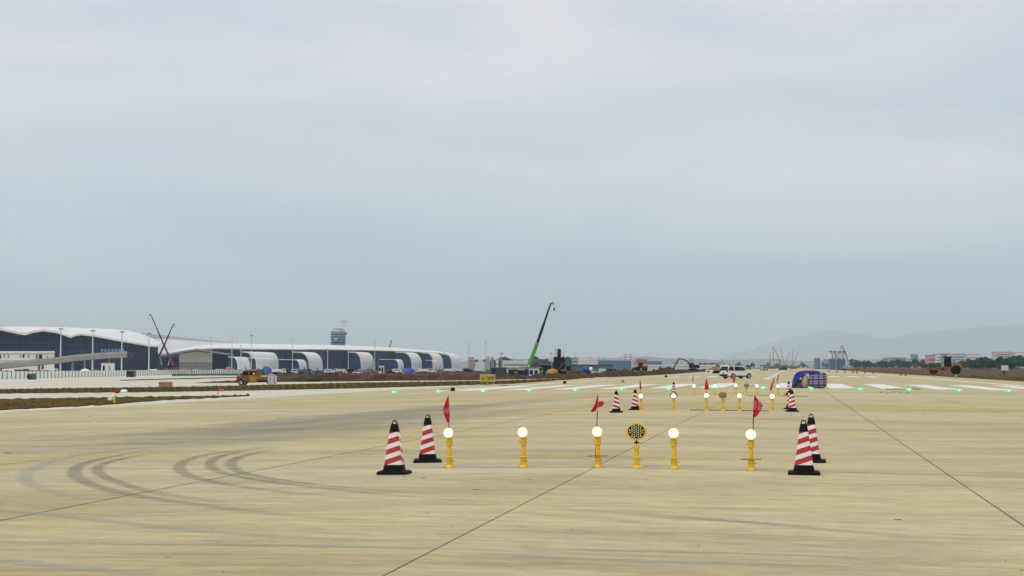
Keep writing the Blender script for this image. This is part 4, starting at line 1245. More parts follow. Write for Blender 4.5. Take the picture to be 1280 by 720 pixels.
boom_crane('dark crane boom leaning left with crimson lower section, beside the terminal', 216, 830, 458, (188.5, 393.5), (207, 436), 'crimson', 'navy', .9, YAW + math.pi, foot=(217, 457))
boom_crane('slim dark crane boom leaning right, crossing the crimson one', 194, 815, 458, (216.5, 405.5), (206, 430), 'navy', 'navy', .75, YAW, foot=(193.5, 456))

# dark silo plant next to the green crane
d = 430; p = gd(699, d); k = d / F
t = thing('silo_plant', 'dark blue-black silo with boxy hoppers, right of the green crane', 'plant', p, YAW)
def X_(px_): return (px_ - 699) * k
def Z_(py_): return zat(699, py_, d) - p.z
MB().lathe([(X_(701.4), Z_(466)), (X_(701.4), Z_(438)), (X_(701), Z_(436.6)), (X_(700), Z_(436))], 20).obj('silo', 'navy', t, 50)
MB().box((X_(694.6), 0, (Z_(466) + Z_(446)) / 2), (X_(700.6) - X_(695.4), 1.6, Z_(446) - Z_(466))).obj('hopper', 'navy', t, bevel=.05)
MB().box((X_(704), .1, (Z_(466) + Z_(446)) / 2), (X_(702.6) - X_(699), 1.4, Z_(446) - Z_(466))).obj('hopper', 'navy', t, bevel=.05)
MB().box((X_(699.5), .3, (Z_(468) + Z_(447)) / 2), (X_(706.4) - X_(693.4), 1.8, Z_(447) - Z_(468))).obj('frame_house', 'navy', t, bevel=.08)
MB().tube([(X_(695), 0, Z_(446)), (X_(695), 0, Z_(435))], .08, 6).tube([(X_(704.5), 0, Z_(446)), (X_(704.5), 0, Z_(441))], .06, 6).obj('vent_pipe', 'navy', t)
MB().bar((X_(696), -.9, Z_(464)), (X_(706), -.9, Z_(452)), .35, .3).obj('conveyor', 'rust', t)
MB().box((X_(710), .4, (Z_(458) + Z_(446)) / 2), (1.4, 1.2, Z_(446) - Z_(458))).obj('control_cabin', 'teal', t, bevel=.04)
for x in (X_(708.2), X_(711.8)): MB().box((x, .4, Z_(462)), (.15, .15, Z_(457) - Z_(467))).obj('leg', 'navy', t)
MB().bar((X_(688), 0, Z_(466)), (X_(688), 0, Z_(466.1) + .01), .1).obj('foot', 'navy', t)

# site machines around the silo plant
def heap(label, px_, py_, d, w_, h_, mt, name='sand_heap'):
    p = gd(px_, d); p.z = zat(px_, py_, d)
    o = MB().blob((0, 0, 0), (w_ / 2, w_ / 2.6, h_), 3, .25, px_, -0.15).obj(name, mt, smooth=70); o.location = p
    return tag(o, label, 'heap')
heap('ochre sand heap at the foot of the dark silo', 690, 467, 400, 3.4, 1.3, 'amber')
heap('dark spoil heap on the bank left of the blue drum', 718, 466.5, 380, 4, .9, 'soil')
heap('tall brown heap beside the excavator\'s bucket', 834, 465.5, 470, 6, 1.6, 'soil')
heap('dark brown mound on the far left part of the soil bank', 402, 474, 320, 9, 1.1, 'soil')
def loader(label, px_, py_, d, rz, c, sc_=1.0):
    p = gd(px_, d); p.z = zat(px_, py_, d)
    t = thing('wheel_loader', label, 'loader', p, rz); t.scale = (sc_,) * 3
    MB().prism([(-2.4, .9), (-2.4, 1.9), (-.7, 2.0), (-.7, .8)], -.8, .8).obj('engine_hood', c, t, bevel=.05)
    MB().prism([(-.7, .9), (-.7, 3.0), (.5, 3.0), (.8, 1.8), (.8, .9)], -.7, .7).obj('cab', 'car_glass', t, bevel=.04)
    MB().box((-.1, 0, 3.05), (1.4, 1.5, .12)).obj('cab_roof', c, t)
    for s in (-.5, .5): MB().bar((.7, s, 1.5), (2.6, s, .7), .2, .3).obj('arm', c, t)
    MB().prism([(2.5, .2), (3.4, .15), (3.2, .35), (2.9, .6), (2.9, 1.1), (2.5, 1.1)], -1.2, 1.2).obj('bucket', 'navy', t)
    for x in (-1.5, 1.3):
        for s in (-1, 1): wheel(t, x, s * .9, .7, .45, False)
    return t
loader('yellow wheel loader working right of the dark silo', 709, 466.5, 440, YAW + .3, 'amber', .9)
loader('small orange loader standing on the spoil far right of the blue drum', 801, 463.6, 520, YAW + 2.6, 'rust', .95)
d = 430
p = gd(733, d); p.z = zat(733, 466.3, d)
t = thing('mixer_drum', 'round blue mixer drum with a white cap on the soil bank', 'drum', p, YAW)
MB().lathe([(.35, -1.0), (.85, -.55), (.95, 0), (.8, .55), (.5, .8)], 20, (0, 0, 1.0), 'x').obj('drum', 'blue', t, 50)
MB().lathe([(.5, .8), (.7, 1.0), (.66, 1.6), (.3, 1.75)], 18, (0, 0, 1.0), 'x').obj('cap', 'white', t, 50)
MB().box((0, 0, .15), (2.2, 1.2, .3)).obj('cradle', 'navy', t)

# ================================================================ SIGN, FENCE, MARKERS
p = G(609.5, 480); d = depth(p); k = d / F
t = thing('taxiway_sign', 'yellow taxiway sign on short legs at the grass verge', 'sign', p, YAW * 1.0)
wd, hh = 19 * k, 9.4 * k
MB().box((0, 0, 2.4 * k + hh / 2), (wd, .22, hh)).obj('case', 'sign_frame', t, bevel=.02)
MB().box((0, -.113, 2.4 * k + hh / 2), (wd * .93, .012, hh * .84)).obj('face', 'sign_yellow', t)
me = text_mesh('← W9', hh * .62, M['black'], 'lettering'); o = bpy.data.objects.new('lettering', me); col.objects.link(o); o.parent = t
o.rotation_euler = (R(90), 0, 0); o.location = (0, -.123, 2.4 * k + hh / 2)
for x in (-wd * .38, 0, wd * .38): MB().box((x, 0, 1.2 * k), (.1, .1, 2.4 * k)).obj('leg', 'sign_frame', t)

def fence():
    a, b_ = G(-60, 475.6), G(240, 468.0)
    c = G(338, 466.2)
    t = thing('hoarding_fence', 'long pale green panel fence in front of the terminal', 'fence', a)
    pw = 3.7
    sm = MB().box((0, 0, 1.02), (pw * .43, .05, 1.86), m=0).mesh('fence_panel', ['fence'])
    segs = [(a, b_), (b_, c)]
    g = MB(); rail = MB(); n = 0
    sm = None
    for (p0, p1) in segs:
        L_ = (p1 - p0).length; dr = (p1 - p0).normalized(); rz = math.atan2(dr.y, dr.x)
        m_ = int(L_ / pw)
        for i in range(m_):
            q = p0 + dr * (pw * (i + .5)) - a
            if n < 290:
                if sm is None:
                    pm = MB()
                    pm.box((0, 0, 1.0), (pw * .94, .05, 1.84)).box((0, -.04, .35), (pw * .94, .03, .08)).box((0, -.04, 1.6), (pw * .94, .03, .08))
                    sm = pm.mesh('panel', 'fence')
                o = bpy.data.objects.new('panel', sm); col.objects.link(o); o.parent = t
                o.location = q; o.rotation_euler = (0, 0, rz)
            else:
                g.box(q + Vector((0, 0, 1.0)), (pw * .92, .05, 1.84), rz)
            n += 1
            for u in (0,): rail.box(p0 + dr * (pw * (i + u)) - a + Vector((0, 0, .98)), (.24, .30, 1.96), rz)
        rail.bar(p0 - a + Vector((0, 0, 1.97)), p1 - a + Vector((0, 0, 1.97)), .08, .06, m=1)
    if g.v: g.obj('far_panels', 'fence', t, kind='stuff')
    rail.obj('posts_and_rail', ['fence_gap', 'wall'], t, kind='stuff')
fence()
rws_ = [[G(x, y) for x in range(215, 420, 6)] for y in (468.6, 469.6)]
tufts('weeds', rws_, 'green_blade', 2500, .45, 9)

p = G(207, 484); k = depth(p) / F
t = thing('timber_crate', 'brown timber crate lying alone on the concrete before the fence', 'crate', p, YAW)
MB().box((0, 0, 3.4 * k), (15.6 * k, .8, 6.4 * k)).obj('core', 'crate', t)
for i in range(7): MB().box(((i - 3) * 2.2 * k, -.42, 3.4 * k), (1.9 * k, .04, 6.6 * k)).obj('slat', 'crate', t)
MB().box((0, -.46, 1.2 * k), (15.8 * k, .04, .9 * k)).box((0, -.46, 5.6 * k), (15.8 * k, .04, .9 * k)).obj('batten', 'crate', t)

p = G(143, 504.6); k = depth(p) / F
t = thing('marker_post', 'yellow marker post with a red flag standing on the dirt verge', 'post', p, YAW)
MB().lathe([(.07, 0), (.07, .02), (.05, .04), (.05, 9 * k), (.03, 10 * k)], 12).obj('post', 'yellow', t, 40)
MB().tube([(.02, .05, 0), (.03, .05, 19 * k)], .012, 6).obj('stick', 'bamboo', t)
MB().grid([[(.02, .02, 19 * k), (.08, .0, 18.6 * k)], [(.02, .0, 16 * k), (.28, -.05, 15.5 * k)], [(.02, .02, 13 * k), (.24, .03, 12.6 * k)]]).obj('flag', 'flag', t)
p = G(138.6, 500.8)
o = MB().box((0, 0, .14), (.3, .3, .28)).obj('white_box', 'white', bevel=.02); o.location = p
tag(o, 'small white box beside the yellow marker post', 'box')
p = G(155, 490.8)
o = MB().blob((0, 0, .1), (.35, .25, .22), 2, .3, 3, 0).obj('white_bag', 'white', smooth=60); o.location = p
tag(o, 'crumpled white bag on the grass behind the marker post', 'bag')
p = G(271.5, 495); k = depth(p) / F
t = thing('leaning_flag', 'faded red flag on a leaning stick by the dirt verge tip', 'flag', p, YAW)
MB().tube([(0, 0, 0), (2.2 * k, 0, 9 * k)], .016, 6).obj('stick', 'bamboo', t)
MB().grid([[(1.4 * k, 0, 11 * k), (8 * k, -.1, 11.3 * k)], [(1.8 * k, .05, 8.5 * k), (8.5 * k, .05, 8.4 * k)], [(2 * k, 0, 6 * k), (7.5 * k, -.05, 5.7 * k)]]).obj('cloth', 'flag_pale', t)

def bagged(label, px_, py_, s, rod=False):
    p = G(px_, py_); k = depth(p) / F
    t = thing('covered_edge_light', label, 'light', p, 0, 'bagged edge lights standing about the runway side')
    MB().lathe([(3.2 * k * s, 0), (3.4 * k * s, .02), (2.6 * k * s, 1.4 * k * s), (2.9 * k * s, 3 * k * s), (1.8 * k * s, 4.3 * k * s)], 14).obj('cover', 'black_rubber', t, 40)
    MB().lathe([(1.2 * k * s, 4.2 * k * s), (1.7 * k * s, 5 * k * s), (.6 * k * s, 5.6 * k * s)], 12, (-.8 * k * s, 0, 0)).obj('top', 'sleeve', t, 40)
    if rod: MB().tube([(-2.5 * k, 0, 2.2 * k), (-16 * k, .1, 2.3 * k)], .025, 6).obj('rod', 'bamboo', t)
bagged('black-covered edge light with a thin rod sticking out to one side', 566, 488.8, 1, True)
bagged('black-covered edge light on the concrete before the silo plant', 706, 479.6, .75)
bagged('black-covered edge light near the small cone behind the lights', 832.5, 471.8, .6)
p = G(778.6, 478.2)
o = MB().box((0, 0, .16), (.34, .3, .32), tx=.85, ty=.85).obj('concrete_block', 'grey', bevel=.02); o.location = p
tag(o, 'small grey block on the runway left of the flag of the middle row', 'block')
p = G(630, 482.4)
o = MB().lathe([(.5, 0), (.5, .03), (.4, .05)], 20).obj('drain_cover', 'black_rubber', smooth=40); o.location = p
tag(o, 'flat dark round cover lying on the concrete behind the green lights', 'cover')
p = G(463, 476.4); k = depth(p) / F
o = MB().box((0, 0, 2.4 * k), (4.6 * k, .5, 4.6 * k)).obj('white_cabinet', 'white', bevel=.03); o.location = p; o.rotation_euler = (0, 0, YAW)
tag(o, 'little white cabinet standing in front of the soil bank', 'cabinet')
P = [G(1107 + i * 3.1, 486.6 + .25 * math.sin(i), .02) for i in range(15)]
tag(MB().tube(P, .03, 6).obj('hose', 'black_rubber'), 'black hose lying straight across in front of the threshold bars', 'hose')
p = G(1195, 472)
dup(cp_, p, R(20), 'tiny distant cone at the edge of the runway below the roller', 'striped traffic cones round the approach lights')
for i, (px_, py_) in enumerate(((1036, 464.8), (1046, 465.4), (1056, 465.8), (1066, 466.2), (1071, 466.4), (1081, 466.6), (1091, 466.8), (1126, 469.2), (1132, 470.2))):
    p = G(px_, py_); k = depth(p) / F
    o = MB().lathe([(1.2 * k, 0), (1.1 * k, .9 * k), (.5 * k, 2.0 * k)], 10).obj('edge_marker', 'bamboo', smooth=40); o.location = p
    tag(o, 'small dark marker in the line along the far runway edge', 'marker', 'small dark markers along the far runway edge')
p = G(1118, 467); o = MB().blob((0, 0, .1), (1.2, .5, .3), 2, .2, 2, 0).obj('red_sheet', 'brick', smooth=60); o.location = p
tag(o, 'low red sheet heaped at the edge of the runway', 'sheet')
d = 330; p = gd(1256, d); k = d / F
t = thing('notice_board', 'pale blank notice board on a dark post at the far field', 'sign', p, YAW)
zb = zat(1256, 463, d) - p.z
MB().box((0, 0, zb + 3.2 * k), (8.6 * k, .08, 6.4 * k)).obj('board', 'wall', t)
MB().box((-.6 * k, .06, zb / 2 + .05), (1.6 * k, .1, zb + .1)).obj('post', 'navy', t)
d = 700; p = gd(955, d); 
van('van', 'grey', 'grey van far down the runway centreline', p, YAW + 1.0)
d = 760; p = gd(978.5, d)
van('car', 'navy', 'dark car far down the runway, right of the grey van', p, YAW + .6)

# ================================================================ TERMINAL
XT = -470.0
term = thing('airport_terminal', 'large airport terminal with white scalloped roof and dark glass front', 'terminal', (XT, 900, -1.52))
EAVE = [(-60, 421), (-32, 412), (-14, 417.5), (0, 410.2), (10, 412.4), (22, 415), (31, 416.6), (40, 413.6), (54, 411.6), (70, 414), (82, 418), (88, 420.2), (93, 418), (101, 416.6), (118, 418.6), (146, 424), (170, 428.2), (186, 431.2), (197, 431.6), (202, 428)]
RTOP = [(-60, 409.5), (0, 408.6), (30, 407.8), (60, 408.6), (110, 410.2), (140, 411.2), (160, 413.2), (176, 417), (190, 422.5), (199, 427), (202, 427.6)]
def colsx(a, b_, n): return [a + (b_ - a) * i / n for i in range(n + 1)]
g = MB(); sof = MB(); gl = MB(); gm = MB()
rows = [[] for _ in range(7)]; fl, fu, so_ = [], [], []
for x in colsx(-60, 202, 131):
    d = onX(x, XT); ye = pl(EAVE, x); yt = pl(RTOP, x)
    for k in range(7):
        t = k / 6; dd = d * (1 + .10 * t)
        y = ye + (yt - ye) * math.sin(t * math.pi / 2)
        P = at(x, y, dd); rows[k].append(tuple(P))
    e0 = at(x, ye, d)
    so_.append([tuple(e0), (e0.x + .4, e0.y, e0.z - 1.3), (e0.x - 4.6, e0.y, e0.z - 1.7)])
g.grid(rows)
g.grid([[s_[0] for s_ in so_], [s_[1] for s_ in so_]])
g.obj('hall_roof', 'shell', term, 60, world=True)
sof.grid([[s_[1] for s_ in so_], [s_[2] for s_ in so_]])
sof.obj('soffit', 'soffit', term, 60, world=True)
XG = XT - 4
xs_ = colsx(-60, 196, 128)
lo, hi = [], []
for x in xs_:
    d = onX(x, XT); P = at(x, pl(EAVE, min(x, 196)), d); lo.append((XG, P.y, -1.6))
    hi.append((XG, P.y, P.z - 1.5))
lo.append((XG, lo[-1][1] + 12, -1.6)); hi.append((XG, hi[-1][1] + 12, hi[-1][2] + .5))
gl.grid([lo, hi]); gl.obj('glass_front', 'glass_dark', term, world=True)
for i in range(0, len(lo), 4):
    gm.box(((XG + .25), lo[i][1], (lo[i][2] + hi[i][2]) / 2), (.5, .5, hi[i][2] - lo[i][2]))
for z in (3.5, 8, 12.5, 17): gm.bar((XG + .3, lo[0][1], z), (XG + .3, lo[-1][1], z), .4, .35)
gm.obj('mullions', 'mullion', term, world=True, kind='stuff')
# end wall of the hall, seen obliquely
yE = lo[-1][1]
MB().add([(XG - .01, yE, -1.6), (XG - 120, yE, -1.6), (XG - 120, yE, 16), (XG - .01, yE, hi[-1][2])], [(0, 1, 2, 3)]).obj('end_wall', 'glass_dark', term, world=True)
y0_ = lo[0][1]
# blue rooftop letters above the viaduct: seven separate characters, too small to read
letters_ = MB
for i in range(7):
    px_ = 127.6 + i * 4.35
    d = onX(px_, XG + 3); 
    c = at(px_, 438.0, d); k = d / F; h_ = 3.0 * k
    gq = MB()
    yy = c.y
    rndl = random.Random(40 + i)
    for zz in (-.46, 0, .46): gq.box((c.x, yy, c.z + zz * h_), (.25, 4.4 * rndl.uniform(.6, 1), .38))
    for uu in (-1.7, 1.6): gq.box((c.x + .05, yy + uu * rndl.uniform(.5, 1), c.z), (.25, .45, h_))
    gq.obj('sign_character', 'cyan', term, world=True)

# the roofs behind the hall, stepping down to the pier
def roof_band(name, top, bot, X, mt, x0, x1, k_=.12, rise=1.0, lip=1.2, n=40):
    g = MB(); rows = [[] for _ in range(6)]
    for x in colsx(x0, x1, n):
        d = onX(x, X); ye, yt = pl(bot, x), pl(top, x)
        for k in range(6):
            t = k / 5; P = at(x, ye + (yt - ye) * math.sin(t * math.pi / 2), d * (1 + k_ * t)); rows[k].append(tuple(P))
    e0 = rows[0]
    g.grid(rows); g.grid([e0, [(a, b_, c - lip) for a, b_, c in e0]])
    return g.obj(name, mt, term, 60, world=True)
roof_band('upper_roof', [(170, 416), (190, 417.8), (220, 421), (265, 425.4), (296, 428.8), (300, 429.6)], [(170, 424), (190, 424), (220, 425.5), (265, 428.4), (296, 430), (300, 430.2)], -620, 'roof_grey', 170, 300)
roof_band('middle_roof', [(185, 423), (220, 424.6), (265, 427.6), (310, 430)], [(185, 441.5), (210, 442), (230, 440), (250, 436.2), (275, 434.2), (310, 434)], -545, 'roof_shaded', 185, 310)
MB().add([(-548, at(186, 459, onX(186, -548)).y, -1.6), (-548, at(300, 459, onX(300, -548)).y, -1.6), (-548, at(300, 440, onX(300, -548)).y, 13), (-548, at(186, 440, onX(186, -548)).y, 10)], [(0, 1, 2, 3)]).obj('link_glass', 'glass_dark', term, world=True)

# pier: long glass side with white roof
XP = -452.0
pier = thing('terminal_pier', 'long blue glass pier with a white roof stretching away from the terminal', 'terminal', (XP, 1500, -1.52))
PE = [(205, 441.8), (225, 438.6), (245, 436), (270, 434.8), (300, 435.4), (350, 436.2), (400, 436.4), (450, 437.2), (500, 438.6), (530, 440), (556, 441.6), (566, 443.2), (572, 445.5)]
PT = [(205, 441.2), (225, 436), (245, 432.6), (270, 430.2), (300, 429.6), (350, 430.4), (400, 431), (450, 432.4), (500, 435.2), (530, 437.6), (556, 440), (566, 441.8), (572, 443.6)]
rows = [[] for _ in range(6)]; lo, hi, sb = [], [], []
for x in colsx(205, 572, 92):
    d = onX(x, XP); ye, yt = pl(PE, x), pl(PT, x)
    for k in range(6):
        t = k / 5; rows[k].append(tuple(at(x, ye + (yt - ye) * math.sin(t * math.pi / 2), d * (1 + .08 * t))))
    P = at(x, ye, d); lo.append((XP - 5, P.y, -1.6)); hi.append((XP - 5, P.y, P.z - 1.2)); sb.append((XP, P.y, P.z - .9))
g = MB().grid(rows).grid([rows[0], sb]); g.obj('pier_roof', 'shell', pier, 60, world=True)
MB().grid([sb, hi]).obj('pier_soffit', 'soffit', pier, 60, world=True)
MB().grid([lo, hi]).obj('pier_glass', 'glass', pier, world=True)
g = MB()
for i in range(0, len(lo), 2): g.box((XP - 4.7, lo[i][1], (hi[i][2] - 1.6) / 2), (.5, .45, hi[i][2] + 1.6))
for fz in (.3, .55, .78):
    for i in range(len(lo) - 1):
        g.bar((XP - 4.6, lo[i][1], -1.6 + (hi[i][2] + 1.6) * fz), (XP - 4.6, lo[i + 1][1], -1.6 + (hi[i + 1][2] + 1.6) * fz), .3, .35)
g.obj('mullions', 'mullion', pier, world=True, kind='stuff')

def pod(label, pxl, pxr, ytop, ybase, wdt, X0=XP + 1, curve=.42, group='curved white gate pods along the pier', small=False):
    """gate pod: glazed side towards the camera, white shell bending down at its outer end"""
    d = onX(pxl, X0); Yp = at(pxl, 459, d).y
    rr = ray(pxr, 459); tt = Yp / rr.y; X1 = rr.x * tt
    zt = zat(pxl, ytop, d); zb = -1.55
    Lx = X1 - X0; h_ = zt - zb
    t = thing('gate_pod', label, 'building', ((X0 + X1) / 2, Yp, zb), 0, group)
    def prof(off):
        P = [(X0, zt - off)]
        xs0 = X0 + Lx * (1 - curve)
        for k in range(13):
            a = math.pi / 2 * k / 12
            P.append((xs0 + (Lx * curve - off) * math.sin(a) ** 1.05, zb + (h_ * (.98) - off) * (math.cos(a) ** .62 if k < 12 else 0)))
        return P
    A, B = prof(0), prof(1.0 if not small else .6)
    cx, cy, cz = t.location
    g = MB()
    sh = lambda q, y: (q[0] - cx, y - cy, q[1] - cz)
    y0, y1 = Yp - 2.0, Yp + wdt
    g.grid([[sh(q, y0) for q in A], [sh(q, (y0 + y1) / 2) for q in A], [sh(q, y1) for q in A]])
    g.grid([[sh(q, y0) for q in B], [sh(q, y0) for q in A]])
    g.grid([[sh(q, Yp) for q in B], [sh(q, y0) for q in B]])
    g.obj('shell', 'shell', t, 50)
    poly = [(X0, zb)] + [q for q in B]
    MB().prism([(q[0] - cx, q[1] - cz) for q in poly], .1, .4).obj('glass_side', 'glass', t)
    poly2 = [(X0, zb)] + [q for q in A]
    MB().prism([(q[0] - cx, q[1] - cz) for q in poly2], y1 - cy - .5, y1 - cy - .1).obj('rear_side', 'glass', t)
    m_ = MB()
    for f in (.2, .4, .6):
        m_.box((X0 + Lx * f - cx, -.05, h_ * .46), (.25, .25, h_ * .9))
    for f in (.3, .6): m_.box((X0 + Lx * .4 - cx, -.06, h_ * f), (Lx * .8, .22, .22))
    m_.obj('mullions', 'mullion', t, kind='stuff')
    MB().box((X1 - cx + .1, wdt * .55, 1.6), (.4, 1.6, 2.8)).obj('door', 'navy', t)
    return t
PODS = [('large gate pod nearest the gabled hall, behind the low white lounges', 303, 318, 439.2, 459, 62, .6),
        ('large gate pod behind the second low lounge, with an open curved end', 366, 388, 439.4, 459, 38, .6),
        ('large gate pod right of the control tower, with a wide white end', 435, 453, 439.4, 459, 46, .55),
        ('large gate pod right of the fourth low lounge', 494, 516, 439.8, 459, 46, .55),
        ('large gate pod next to last before the pier end', 526, 543, 440.6, 459, 50, .55),
        ('last large gate pod at the far end of the pier', 552, 566, 442.4, 459, 56, .6)]
for lab, a, b_, c, e_, w_, cv in PODS: pod(lab, a, b_, c, e_, w_, curve=cv)
LOW = [('low glazed lounge nearest the gabled hall, with white bent end', 267, 299, 445.6, 460, 24),
       ('low white lounge right behind the nearest one, above the blue sheet', 309, 322, 447, 460, 42),
       ('low glazed lounge in front of the pod left of the control tower', 348, 376, 449, 460, 17),
       ('low glazed lounge between the third and fourth large pod', 475, 499, 448.8, 459, 20),
       ('small low lounge squeezed before the next to last pod', 532, 542, 450, 459, 26)]
for lab, a, b_, c, e_, w_ in LOW: pod(lab, a, b_, c, e_, w_, X0=XP + 26, curve=.22, small=True, group='low gate lounges in front of the pier')

# gabled hall in front of the link
d = 1010
gh = thing('gabled_hall', 'pale gabled hall with wide grey wings of roof, beside the crimson crane', 'building', gd(245, d))
def W3(px_, py_, dd=d): return at(px_, py_, dd)
def slab(name, pts, th, mt, parent, d0, d1):
    g = MB(); A = [W3(x, y, d0) for x, y in pts]; B = [W3(x, y, d1) for x, y in pts]
    Al = [Vector((p.x, p.y, p.z - th)) for p in A]; Bl = [Vector((p.x, p.y, p.z - th)) for p in B]
    g.grid([[tuple(p) for p in Al], [tuple(p) for p in A], [tuple(p) for p in B], [tuple(p) for p in Bl], [tuple(p) for p in Al]])
    return g.obj(name, mt, parent, 40, world=True)
slab('roof', [(200, 443.5), (216, 441), (232, 438), (245, 435.8), (258, 437.6), (274, 440), (292, 442.4)], 1.1, 'roof_grey', gh, d - 12, d + 30)
def wall(name, poly, mt, parent, d0, th=1.0):
    g = MB(); A = [W3(x, y, d0) for x, y in poly]; B = [W3(x, y, d0 + th) for x, y in poly]; n = len(poly)
    g.add([tuple(p) for p in A + B], [tuple(range(n)), tuple(range(2 * n - 1, n - 1, -1))] + [(i, i + n, (i + 1) % n + n, (i + 1) % n) for i in range(n)])
    return g.obj(name, mt, parent, world=True)
wall('wall', [(224, 453), (265, 453), (265, 441.6), (245, 439.4), (224, 442.6)], 'wall', gh, d)
wall('plinth', [(224, 463), (265, 463), (265, 453.3), (224, 453.3)], 'wall_grey', gh, d - .4)
wall('glass_wing', [(266, 463), (285, 463), (285, 444), (266, 444)], 'glass_dark', gh, d + 6)
wall('glass_wing', [(204, 463), (223, 463), (223, 446.6), (204, 447)], 'glass_dark', gh, d + 4)
wall('wing_roof', [(203.5, 446.8), (223.5, 446.4), (223.5, 445.2), (203.5, 445.6)], 'roof_grey', gh, d + 3, 20)

# white two-storey building and viaduct in front of the hall
d = 690
wb = thing('site_office', 'low white building with flat roof at the near end of the terminal', 'building', gd(30, d))
wall('wall', [(-70, 463), (68, 463), (68, 440.6), (-70, 440.6)], 'wall', wb, d, 10)
wall('parapet', [(-71, 441), (68.6, 441), (68.6, 439), (-71, 439)], 'white', wb, d - .5, 11)
wall('storey_band', [(-70.5, 450.2), (68.3, 450.2), (68.3, 449.2), (-70.5, 449.2)], 'white', wb, d - .35, .3)
for px_, w_, y0, y1 in ((-40, 4, 443, 447.6), (-20, 3, 443, 447.6), (-1, 4.4, 443, 448), (5.4, 1, 443, 447), (10.6, 1, 443.8, 447), (25.4, .8, 443.4, 447), (29.4, 2.4, 443, 447), (36, 1.2, 443.6, 447), (46, 1.6, 443, 448.4), (50.6, 4.2, 443, 448.4), (59, 1, 444.6, 447.2)):
    wall('window', [(px_ - w_ / 2, y1), (px_ + w_ / 2, y1), (px_ + w_ / 2, y0), (px_ - w_ / 2, y0)], 'glass_dark', wb, d - .1, .2)
via = thing('viaduct', 'grey elevated road climbing across the terminal front on slim piers', 'bridge', gd(60, 660))
g = MB(); V1 = [(-70, 461), (0, 454.8), (40, 451), (66, 448.6), (94, 445), (125, 442.4), (159, 440.6)]
A = [at(x, y, 655) for x, y in V1]
def ext(P, back, dn): return [tuple(p + Vector((-back * .0 + FWD.x * back, FWD.y * back, -dn))) for p in P]
g.grid([ext(A, 0, 2.0), ext(A, 0, 0), ext(A, 9, 0), ext(A, 9, 2.0), ext(A, 0, 2.0)])
g.obj('deck', 'viaduct', via, 40, world=True)
g = MB(); g.grid([ext(A, -.15, .55), ext(A, -.15, -.55), ext(A, .15, -.55), ext(A, .15, .55)]); g.obj('barrier', 'wall_grey', via, 40, world=True)
for px_ in (2, 49, 53.5, 91, 106, 137):
    y = pl(V1, px_); P = at(px_, y, 659)
    MB().box((P.x, P.y, (P.z - 1.4 - 1.55) / 2), (.75, .75, P.z - 1.4 + 1.55)).obj('pier', 'viaduct', via, world=True)

# floodlight masts
mp_ = None
MASTS = [(75.5, 410.8, 780), (115.5, 413, 800), (152, 414.4, 820), (186, 416.4, 850), (263.5, 421.6, 1150), (289.6, 420, 1120), (301, 432, 1000), (314, 419, 1150), (365.6, 424, 1230), (409.5, 436, 1150), (435.4, 438, 1180), (468.5, 426, 1400), (586, 430, 1900), (607, 428, 1800)]
for i, (px_, yt, d) in enumerate(MASTS):
    p = gd(px_, d); h_ = zat(px_, yt, d) - p.z
    lab = ['floodlight mast nearest the white site office', 'floodlight mast left of the blue rooftop letters', 'floodlight mast through the end of the viaduct', 'floodlight mast by the tip of the scalloped roof', 'thin mast rising behind the gabled hall',
           'tall thin mast above the low glazed lounge', 'short bright mast over the white bent lounge end', 'tallest thin mast near the first gate pod', 'thin mast at the left edge of the second gate pod', 'bright mast left of the control tower',
           'short mast at the left edge of the pod by the control tower', 'thin mast right of the wide white pod end', 'faint mast beyond the end of the pier', 'faint mast left of the yellow sign, beyond the pier'][i]
    t = thing('floodlight_mast', lab, 'mast', p, 0, 'floodlight masts along the apron')
    r0 = .42 if i < 4 else .34
    MB().tube([(0, 0, 0), (0, 0, h_)], [r0, r0 * .6], 10).obj('pole', 'mast', t, 60)
    if i < 4 or i in (7, 12, 13):
        MB().lathe([(1.0, h_ - .25), (1.25, h_ - .1), (1.25, h_ + .1), (.5, h_ + .35)], 12).obj('lamp_ring', 'grey', t, 40)
        for k in range(6):
            a = k * math.pi / 3
            MB().box((1.2 * math.cos(a), 1.2 * math.sin(a), h_ - .45), (.4, .4, .35), a).obj('floodlight', 'steel', t)
    else:
        MB().box((0, 0, h_ + .1), (1.0, .5, .3)).obj('lamp_head', 'grey', t)

# control tower with a crane on top
d = 1750; p = gd(422.5, d); k = d / F
t = thing('control_tower', 'blue-grey control tower rising behind the pier', 'tower', p, YAW)
zz = lambda y: zat(422.5, y, d) - p.z
MB().lathe([(8.6 * k, 0), (8.8 * k, zz(432)), (9.4 * k, zz(420)), (9.4 * k, zz(414.6)), (8.8 * k, zz(413.6))], 10).obj('shaft', 'tower', t, 20)
g = MB()
for y in (418, 421.4, 424.8, 428.2): g.lathe([(9.52 * k, zz(y) - .5), (9.52 * k, zz(y) + .5)], 10)
g.obj('window_band', 'glass', t)
MB().lathe([(6.4 * k, zz(413.7)), (6.6 * k, zz(412)), (5.6 * k, zz(411.9))], 10).obj('cab', 'white', t, 30)
MB().lathe([(6.0 * k, zz(411.8)), (6.2 * k, zz(411)), (5.8 * k, zz(410.8))], 10).obj('cab_roof', 'roof_grey', t, 30)
MB().box((10.0 * k, 0, zz(417)), (1.6 * k, 2, 2.5 * k)).obj('side_box', 'navy', t)
MB().box((-1.8 * k, -9.6 * k, zz(424)), (2.6 * k, 1, 2.4 * k)).obj('opening', 'wall', t)
p2 = Vector((p.x, p.y, p.z)) + RIGHT * (7.2 * k)
t = thing('tower_crane', 'slim tower crane perched on top of the control tower', 'crane', Vector((p2.x, p2.y, p.z + zz(412.2))), YAW)
hz = zz(402) - zz(412.2)
g = MB()
